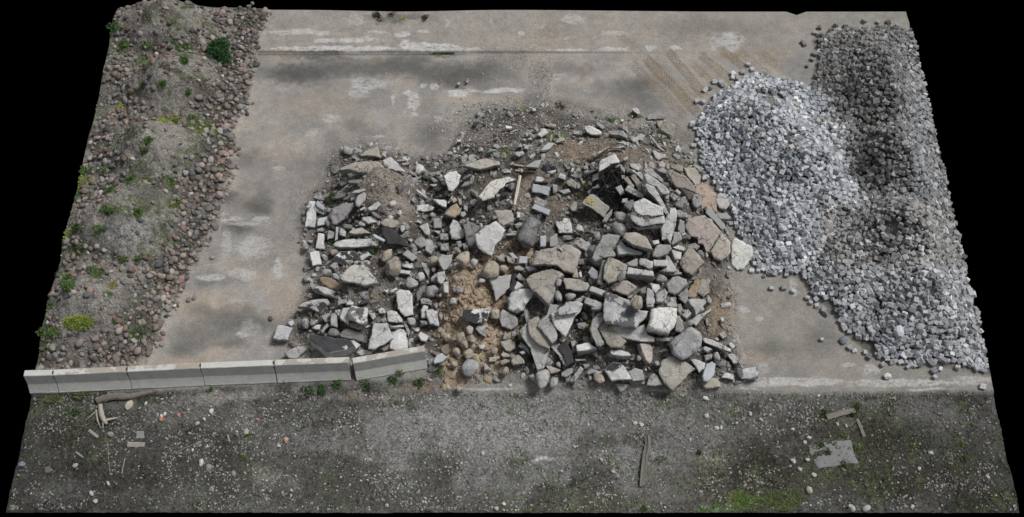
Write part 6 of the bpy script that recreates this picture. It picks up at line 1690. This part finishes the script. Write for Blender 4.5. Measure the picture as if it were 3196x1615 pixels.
# grass and moss growing as ground cover
def ground_cover():
    rng = np.random.default_rng(66)
    P = []; C = []
    for px, py, rx, ry, f, c in GREEN:
        n = int(rx * ry * f * (2.2 if py < 1230 else .8)); c = c if py < 1230 else tuple(np.array(c) * .75)
        a = rng.uniform(0, 6.28, n); r = np.sqrt(rng.random(n)) * 1.05
        for x_, y_ in zip(px + np.cos(a) * r * rx, py + np.sin(a) * r * ry):
            P.append(hit(x_, y_) if False else ground(x_, y_)); C.append(c)
    P = np.array(P); C = np.array(C)
    # the foreground carries thin grass as well
    m = 26000
    x = rng.uniform(X0 + .1, X1 - .1, m); y = rng.uniform(Y0 + .05, ground(1600, 1240)[1], m)
    u, v, _ = to_px(x, y, 0 * x)
    k = rng.random(m) < (smooth(.5, .7, fbm(x * .9 + 4, y * 1.3, 6)) * .35 + zone_blobs(u, v, [(2240, 1590, 90, 26, 1), (2420, 1540, 120, 60, .8), (2750, 1480, 260, 110, .5), (2330, 1560, 120, 40, .7), (2150, 1500, 120, 70, .35), (640, 1470, 200, 60, .2), (250, 1320, 200, 90, .25), (1250, 1270, 80, 9, .7)])) * .8
    x, y, u, v = x[k], y[k], u[k], v[k]
    gz = zone_blobs(u, v, [(2240, 1590, 90, 24, .55), (2400, 1560, 90, 40, .25)])[:, None]
    c2 = np.array([.10, .105, .06]) * (1 - gz) + np.array([.09, .2, .04]) * gz
    allx = np.concatenate([P[:, 0], x]); ally = np.concatenate([P[:, 1], y]); cc = np.concatenate([C, c2])
    # points of the GREEN list were given on screen: bring them down onto the terrain
    for i in range(len(P)):
        pass
    px_, py_, _ = to_px(P[:, 0], P[:, 1], 0 * P[:, 0])
    X, Y = P[:, 0].copy(), P[:, 1].copy()
    for _ in range(12):
        z = tz(X, Y)
        d = FW[None] + RT[None] * ((px_ - CX) / FPX)[:, None] + DN[None] * ((py_ - CY) / FPX)[:, None]
        k = (z - CAM[2]) / d[:, 2]
        X = X * .4 + (CAM[0] + d[:, 0] * k) * .6; Y = Y * .4 + (CAM[1] + d[:, 1] * k) * .6
    allx[:len(P)] = X; ally[:len(P)] = Y
    ok = (rng.random(len(allx)) < np.where(allx < -8.5, smooth(.28, .42, fbm(allx * 4, ally * 4, 2)), smooth(.38, .55, fbm(allx * 4, ally * 4, 2)))) & (allx > X0 + .03) & (allx < X1 - .03) & (ally > Y0 + .02) & (ally < Y1 - .02)
    allx, ally, cc = allx[ok], ally[ok], cc[ok]
    n = len(allx)
    b = np.stack([allx, ally, tz(allx, ally)], 1)
    l = rng.uniform(.025, .09, (n, 1)); a = rng.uniform(0, 6.28, n)
    d = np.stack([np.cos(a) * .8, np.sin(a) * .8, rng.uniform(.3, 1.2, n)], 1); d /= np.linalg.norm(d, axis=1, keepdims=True)
    s = np.cross(d, [0, 0, 1]); s /= np.linalg.norm(s, axis=1, keepdims=True)
    V = np.stack([b - s * .010, b + s * .010, b + d * l + s * .006, b + d * l - s * .006], 1).reshape(-1, 3)
    cols = cc * rng.normal(1.15, .3, (n, 1)).clip(.4, 2)
    me = mesh_np('grass', V, np.arange(n * 4).reshape(n, 4), M_LEAF, col=np.repeat(cols.clip(.01, .5), 4, 0))
    tag(link('grass', me), 'thin grass and moss over the foreground and the field stone mounds', 'grass', kind='stuff')
ground_cover()

# ------------------------------------------------------------------ wood
def tube(path, radii, rng, sides=9, rough=.12, flat=1.0):
    path = np.array(path, float); n = len(path)
    # resample
    Q = []; R = []
    for i in range(n - 1):
        k = max(2, int(np.linalg.norm(path[i + 1] - path[i]) / .07))
        for j in range(k):
            t = j / k; Q.append(path[i] * (1 - t) + path[i + 1] * t); R.append(radii[i] * (1 - t) + radii[i + 1] * t)
    Q.append(path[-1]); R.append(radii[-1]); Q = np.array(Q); R = np.array(R)
    for _ in range(2): Q[1:-1] = (Q[:-2] + 2 * Q[1:-1] + Q[2:]) / 4
    T = np.gradient(Q, axis=0); T /= np.linalg.norm(T, axis=1, keepdims=True)
    up = np.array([0, 0, 1.0]); A = np.cross(T, up); A /= np.linalg.norm(A, axis=1, keepdims=True) + 1e-9; B = np.cross(A, T)
    prof = 1 + rng.normal(size=sides) * rough
    V = []
    for i in range(len(Q)):
        for k in range(sides):
            a = 2 * np.pi * k / sides + i * .05
            r = R[i] * prof[k] * (1 + rng.normal() * rough * .35)
            V.append(Q[i] + A[i] * math.cos(a) * r + B[i] * math.sin(a) * r * flat)
    m = len(Q); F = []
    for i in range(m - 1):
        for k in range(sides): F.append([i * sides + k, i * sides + (k + 1) % sides, (i + 1) * sides + (k + 1) % sides, (i + 1) * sides + k])
    F.append(list(range(sides))[::-1]); F.append([(m - 1) * sides + k for k in range(sides)])
    return np.array(V), F
def g_at(px, py, z): 
    p = hit(px, py, z); return p
def wood(name, paths, label, cat, col, mat=None, flat=1.0, sides=9, rough=.12, seed=1, child=None):
    rng = np.random.default_rng(seed); parts = []
    for pts, rad in paths: parts.append(tube([g_at(a, b, z) for a, b, z in pts], rad, rng, sides, rough, flat))
    V, L, S = merge(parts); org = V.mean(0)
    o = link(name, mesh_np(name, V - org, L, mat or M_WOOD, sizes=S), loc=org, color=col)
    tag(o, label, cat); return o
wood('log', [([(2022, 1362, .05), (2024, 1395, .07), (2014, 1425, .07), (2012, 1460, .08), (2004, 1495, .06), (2001, 1520, .04)], [.075, .085, .07, .085, .07, .05])], 'straight grey weathered log lying alone in the front middle', 'log', (.44, .43, .41), seed=3)
wood('log', [([(305, 1252, .03), (350, 1240, .08), (400, 1242, .06), (440, 1232, .06), (478, 1224, .04)], [.12, .10, .09, .075, .04]), ([(335, 1243, .12), (362, 1231, .14), (415, 1233, .08)], [.05, .045, .02])],
     'grey split driftwood log lying along the foot of the barriers', 'log', (.46, .44, .42), seed=4, rough=.2)
wood('root', [([(312, 1264, .1), (314, 1290, .12), (322, 1312, .12), (334, 1324, .08)], [.06, .075, .06, .03]), ([(322, 1314, .12), (345, 1308, .08), (369, 1304, .04)], [.05, .04, .018]), ([(300, 1280, .04), (303, 1310, .05), (311, 1330, .04)], [.03, .03, .012]), ([(322, 1312, .1), (321, 1330, .05), (322, 1338, .02)], [.03, .02, .01]), ([(302, 1282, .05), (285, 1298, .03), (273, 1306, .02)], [.02, .016, .01])],
     'bleached forked tree root lying in the left foreground', 'root', (.95, .93, .88), seed=5)
for j, (pts, r, lab, nm) in enumerate([
    ([(278, 1343, .02), (306, 1365, .02)], .045, 'short pale piece of plank in front of the forked root', 'plank'), ([(398, 1388, .03), (452, 1388, .03)], .07, 'grey board lying crosswise in the left foreground', 'plank'),
    ([(336, 1390, .02), (343, 1485, .02)], .012, 'long thin stick pointing at the camera, left foreground', 'stick'), ([(390, 1430, .02), (381, 1475, .02)], .014, 'short pale stick right of the long thin one', 'stick'), ([(398, 1414, .02), (404, 1408, .02)], .02, 'stub of pale wood above the short stick', 'stick'),
    ([(494, 1270, .02), (526, 1286, .02)], .014, 'thin twig on gravel right of the beige boulder', 'stick'), ([(556, 1409, .02), (616, 1383, .02)], .014, 'long slanting twig in the left middle foreground', 'stick'), ([(711, 1358, .02), (716, 1380, .02)], .03, 'short pale stick standing out of dark moss', 'stick'), ([(237, 1412, .02), (259, 1428, .02)], .03, 'short pale piece of wood at the far left foreground', 'stick'),
    ([(134, 1588, .0), (150, 1594, .0)], .01, 'small stick at the front left corner', 'stick'), ([(2675, 1308, .03), (2688, 1338, .03), (2698, 1364, .03)], .045, 'narrow weathered plank pointing at the square slab', 'plank'), ([(2580, 1302, .04), (2620, 1290, .05), (2668, 1280, .04)], .09, 'wide weathered plank lying behind the square slab', 'plank'),
    ([(2817, 1555, .02), (2832, 1545, .02)], .025, 'short pale stick in the dark right foreground', 'stick'), ([(2820, 1572, .02), (2834, 1584, .02)], .02, 'short pale stick near the front edge, right foreground', 'stick'), ([(2200, 1507, .02), (2268, 1494, .02)], .014, 'long thin twig in grass right of the log', 'stick'), ([(1510, 1590, .02), (1526, 1597, .02)], .02, 'pale stick at the front edge, middle', 'stick'),
    ([(2430, 1263, .02), (2436, 1280, .02)], .045, 'short stub of board near the kerb, right of centre', 'plank'), ([(1222, 1385, .01), (1246, 1378, .01)], .01, 'tiny twig on gravel, middle foreground', 'stick'), ([(1213, 1530, .01), (1250, 1570, .01)], .008, 'thin dark twig near the front edge, left of middle', 'stick')]):
    wood(nm, [(pts, [r] * len(pts))], lab, nm, (.75, .74, .71) if 'pale' in lab or 'grey board' in lab else (.5, .485, .46), flat=.35 if nm == 'plank' else 1, sides=4 if nm == 'plank' else 6, rough=.08, seed=10 + j)
wood('timber_beam', [([(1623, 549, .22), (1614, 600, .25), (1606, 640, .22)], [.04, .045, .035])], 'long white painted timber leaning across the sandy crest', 'timber', (1.7, 1.68, 1.62), sides=4, rough=.05, seed=31)
wood('plank', [([(1609, 532, .06), (1667, 536, .06)], [.03, .035])], 'pinkish wooden board in front of the smooth grey crest slab', 'plank', (1.25, 1.0, .85), sides=4, rough=.05, flat=.4, seed=32)
wood('plank', [([(1604, 514, .06), (1635, 519, .06)], [.028, .02])], 'short pinkish board left of the smooth grey crest slab', 'plank', (1.25, 1.0, .85), sides=4, rough=.05, flat=.4, seed=33)
wood('stick', [([(1721, 423, .05), (1719, 440, .05)], [.03, .03])], 'short upright wooden piece at the back edge of the heap', 'stick', (1.2, 1.15, 1.1), sides=4, rough=.05, seed=34)

# ------------------------------------------------------------------ sheets and scraps
def crumple(name, px, py, rx, ry, label, cat, mat, col, lift=.15, amp=.12, seed=1, n=34):
    rng = np.random.default_rng(seed)
    c = hit(px, py, lift); mpp = ((c - CAM) @ FW) / FPX
    u = np.linspace(-1, 1, n); U, W = np.meshgrid(u, u, indexing='ij')
    ang = np.arctan2(W, U); rr = np.maximum(np.abs(U), np.abs(W)) * (1 + .25 * np.sin(ang * 3 + seed) + .18 * np.sin(ang * 7 + seed * 2))
    X = c[0] + np.cos(ang) * rr * rx * mpp; Y = c[1] + np.sin(ang) * rr * ry * mpp * 1.15
    Z = tz(X, Y) + lift + (fbm(X * 7, Y * 7, seed) - .5) * amp * 3 + np.abs(fbm(X * 14, Y * 14, seed + 1) - .5) * amp * 2 - rr ** 3 * lift * .8
    V = np.stack([X, Y, Z], -1).reshape(-1, 3); idx = np.arange(n * n).reshape(n, n)
    F = np.stack([idx[:-1, :-1], idx[1:, :-1], idx[1:, 1:], idx[:-1, 1:]], -1).reshape(-1, 4)
    o = link(name, mesh_np(name, V - c, F, mat), loc=c, color=col)
    tag(o, label, cat); return o
crumple('plastic_sheet', 1713, 523, 26, 12, 'crumpled dark plastic sheet beside the smooth grey crest slab', 'plastic sheet', M_PLASTIC, (2.6, 2.6, 2.8), lift=.08, amp=.07, seed=2)
crumple('plastic_sheet', 1108, 685, 18, 13, 'black plastic sheet under the big purplish grey slab', 'plastic sheet', M_PLASTIC, (1, 1, 1), lift=.12, amp=.12, seed=4)
def netting():
    rng = np.random.default_rng(77); parts = []
    A = [(1878, 560, 20), (1905, 545, 16), (1930, 560, 14), (1890, 590, 18), (1935, 625, 14), (1920, 640, 14), (1850, 600, 12), (1950, 610, 12), (1870, 612, 10)]
    for i in range(110):
        a = A[rng.integers(len(A))]; b = A[rng.integers(len(A))]
        p0 = np.array([a[0] + rng.normal() * a[2] * .6, a[1] + rng.normal() * a[2] * .5]); p2 = np.array([b[0] + rng.normal() * b[2] * .6, b[1] + rng.normal() * b[2] * .5])
        if np.linalg.norm(p0 - p2) > 75: continue
        p1 = (p0 + p2) / 2 + rng.normal(size=2) * 8
        path = [hit(q[0], q[1], .16 + rng.random() * .16) for q in (p0, p1, p2)]
        r = rng.uniform(.006, .016)
        parts.append(tube(path, [r, r * 1.3, r], rng, 4, .2))
    V, L, S = merge(parts); org = V.mean(0)
    o = link('plastic_netting', mesh_np('plastic_netting', V - org, L, M_PLASTIC, sizes=S), loc=org)
    tag(o, 'tangled black plastic netting hanging over slabs on the right crest', 'netting')
    for k, (px, py, rx, ry) in enumerate([(1898, 552, 26, 15), (1930, 628, 20, 17), (1885, 600, 18, 8)]):
        c = crumple('sheet_fold', px, py, rx, ry, None, None, M_PLASTIC, (.9, .9, .95), lift=.08, amp=.06, seed=20 + k, n=26)
        c.parent = o; c.location = np.array(c.location) - org
netting()
for px, py, r, c, lab, nm in [(1543, 456, .05, (.12, .22, .36), 'small blue plastic scrap on the gravel behind the heap', 'plastic_scrap'), (1821, 568, .06, (.65, .55, .25), 'small yellowish scrap left of the black netting', 'plastic_scrap'), (1833, 1016, .05, (.75, .62, .02), 'bright yellow scrap between slabs right of the pale pointed slab', 'plastic_scrap'), (66, 1448, .12, (.20, .2, .27), 'crumpled bluish rag at the left edge of the foreground', 'rag')]:
    crumple(nm, px, py, r * 100, r * 70, lab, 'scrap' if nm != 'rag' else 'rag', simple_mat(nm + '_material', (1, 1, 1), rough=.6, var=.2), c, lift=.05, amp=.03, seed=int(px) % 7, n=14)

# ------------------------------------------------------------------ foreground stones and the square slab
def fore_stone(px, py, r, col, label, seed, flat=.7, name='stone', mat=None):
    rng = np.random.default_rng(seed)
    T, F = tmpl_ico(1, rng, 2, .25, flat)
    p = hit(px, py, 0)
    o = link(name, mesh_np(name, T[0] * np.array([r, r * rng.uniform(.7, .95), r]), F, mat or M_CHIP), loc=p + np.array([0, 0, r * .3]), rot=(0, 0, rng.uniform(0, 6)), color=col)
    tag(o, label, 'stone'); return o
FS = [(405, 1266, .16, (.42, .38, .32), 'beige rounded boulder in front of the driftwood log'), (503, 1309, .09, (.42, .2, .15), 'reddish brick fragment in the left foreground gravel'), (504, 1301, .07, (.55, .53, .5), 'white stone touching the reddish brick fragment'), (515, 1293, .07, (.5, .48, .45), 'pale stone just behind the reddish fragment'), (558, 1297, .07, (.36, .2, .17), 'dark red brick piece right of the reddish fragment'),
      (629, 1446, .12, (.5, .49, .46), 'angular whitish stone, largest in the left foreground'), (651, 1463, .12, (.24, .235, .23), 'grey stone touching the angular whitish one'), (660, 1285, .08, (.52, .5, .47), 'white stone below the middle barrier, on gravel'), (638, 1310, .07, (.5, .5, .47), 'white stone in front of another below the middle barrier'), (617, 1322, .08, (.46, .44, .36), 'yellowish stone left front of two white ones'), (602, 1406, .05, (.6, .6, .57), 'small white pebble stone right of the slanting twig'),
      (456, 1260, .06, (.5, .49, .46), 'small pale stone right of the beige boulder'), (237, 1455, .09, (.34, .3, .27), 'brownish flat stone in the left foreground'), (346, 1358, .12, (.25, .24, .23), 'dull grey stone left of the flush square plate'), (804, 1310, .06, (.4, .24, .2), 'small reddish stone in dark moss, left foreground'), (285, 1542, .09, (.36, .35, .34), 'grey flat stone near the front left corner'), (298, 1566, .07, (.42, .41, .4), 'pale oval stone just before the grey flat one'), (338, 1510, .07, (.45, .44, .42), 'pale stone near the front, left quarter'),
      (770, 1350, .1, (.34, .33, .31), 'grey lump beside bright low weed'), (870, 1393, .06, (.45, .44, .42), 'pale small stone right of the low bright weed'), (893, 1373, .08, (.45, .3, .22), 'orange brown stone at the left middle foreground'), (730, 1480, .1, (.24, .24, .26), 'bluish flat stone near white dust'), (1548, 1589, .08, (.4, .38, .36), 'brownish stone at the front edge, centre left'), (1572, 1574, .07, (.48, .48, .47), 'white upright stone near the front edge, centre left'), (1507, 1416, .07, (.42, .41, .39), 'pale stone beside a wheel mark, centre left'),
      (1876, 1436, .07, (.38, .36, .32), 'tan grey stone left of the grey log'), (1914, 1474, .08, (.36, .35, .33), 'oval stone left of the lower end of the log'), (1793, 1396, .05, (.5, .5, .48), 'small white stone, centre foreground'), (2202, 1245, .09, (.56, .56, .55), 'white stone on gravel below the kite shaped slab'), (2206, 1300, .09, (.4, .39, .36), 'pale rounded stone right of centre'), (1982, 1322, .07, (.46, .45, .43), 'pale stone above the log'), (2002, 1327, .07, (.44, .43, .41), 'pale stone just right of another above the log'),
      (2236, 1338, .08, (.44, .43, .42), 'pale stone in gravel left of dark moss'), (2250, 1336, .07, (.46, .46, .44), 'pale stone right beside another by dark moss'), (2341, 1293, .08, (.42, .41, .4), 'grey white stone, left one of a small group'), (2375, 1313, .08, (.46, .45, .44), 'whitish stone, right one of a small group'), (2474, 1341, .06, (.6, .6, .58), 'bright white pebble stone above dark moss'), (2525, 1367, .07, (.5, .49, .46), 'pale stone at the rear left corner of the square slab'), (2512, 1382, .07, (.42, .41, .38), 'grey stone left of the square slab'), (2475, 1441, .09, (.46, .45, .43), 'flat pale stone left of the square slab front'), (2521, 1437, .07, (.46, .46, .44), 'upright pale stone left of the square slab front corner'),
      (2495, 1466, .08, (.42, .42, .4), 'pale stone in front left of the square slab'), (2540, 1484, .08, (.38, .38, .36), 'grey stone in front of the square slab'), (2903, 1416, .09, (.5, .49, .48), 'pale angular stone, right foreground alone'), (2657, 1588, .12, (.36, .36, .35), 'big grey stone at the front edge, left one of two'), (2703, 1589, .13, (.35, .35, .34), 'big grey stone at the front edge, right one of two'), (2846, 1583, .07, (.46, .45, .44), 'small pale stone at the front edge, right side'), (3082, 1490, .07, (.42, .41, .4), 'pale stone near the right edge of the foreground'), (2868, 1464, .07, (.36, .35, .34), 'grey stone in dark moss, right foreground'),
      (2613, 1325, .07, (.42, .40, .38), 'pale stone under the wide plank'), (2640, 1330, .06, (.44, .42, .4), 'small pale stone under the wide plank, right one'), (2555, 1236, .05, (.5, .5, .48), 'small white stone on the kerb line'), (2525, 1532, .12, (.36, .33, .29), 'brownish wedge stone in grass, right of centre'), (1592, 1205, .07, (.42, .42, .41), 'small upright stone on concrete right of the clay foot'), (1640, 1228, .05, (.3, .3, .3), 'small dark stone on the white kerb line'), (1870, 1221, .04, (.4, .4, .4), 'pair of tiny stones on the kerb line')]
for i, (px, py, r, c, lab) in enumerate(FS): fore_stone(px, py, r, c, lab, 100 + i)
def slab_flat(poly, h, col, label, name='paving_slab', mat=None):
    P = np.array([ground(a, b, 0.0) for a, b in poly]); c = P.mean(0)
    zt = float(tz(P[:, 0], P[:, 1]).max()) + h
    P[:, 2] = zt
    V, F, S, top = make_stone(P, np.array([0, 0, -.12]), 'a', np.random.default_rng(8), bevel=.01)
    o = link(name, mesh_np(name, V - c, F, mat or M_SMOOTH, sizes=S), loc=c, color=col)
    tag(o, label, 'paving slab'); o['kind'] = 'thing'; return o
slab_flat([(2523, 1387), (2600, 1376), (2657, 1371), (2667, 1408), (2680, 1443), (2612, 1452), (2555, 1461), (2536, 1424)], .004, (.2, .2, .203), 'square grey concrete slab sunk in weeds in the right foreground')
slab_flat([(424, 1342), (448, 1342), (449, 1366), (424, 1366)], .02, (.22, .22, .22), 'small dark square plate flush with the left foreground')
slab_flat([(137, 1458), (152, 1452), (161, 1462), (155, 1474), (140, 1474)], .015, (.12, .12, .12), 'dark round plate flush with the ground at far left foreground')
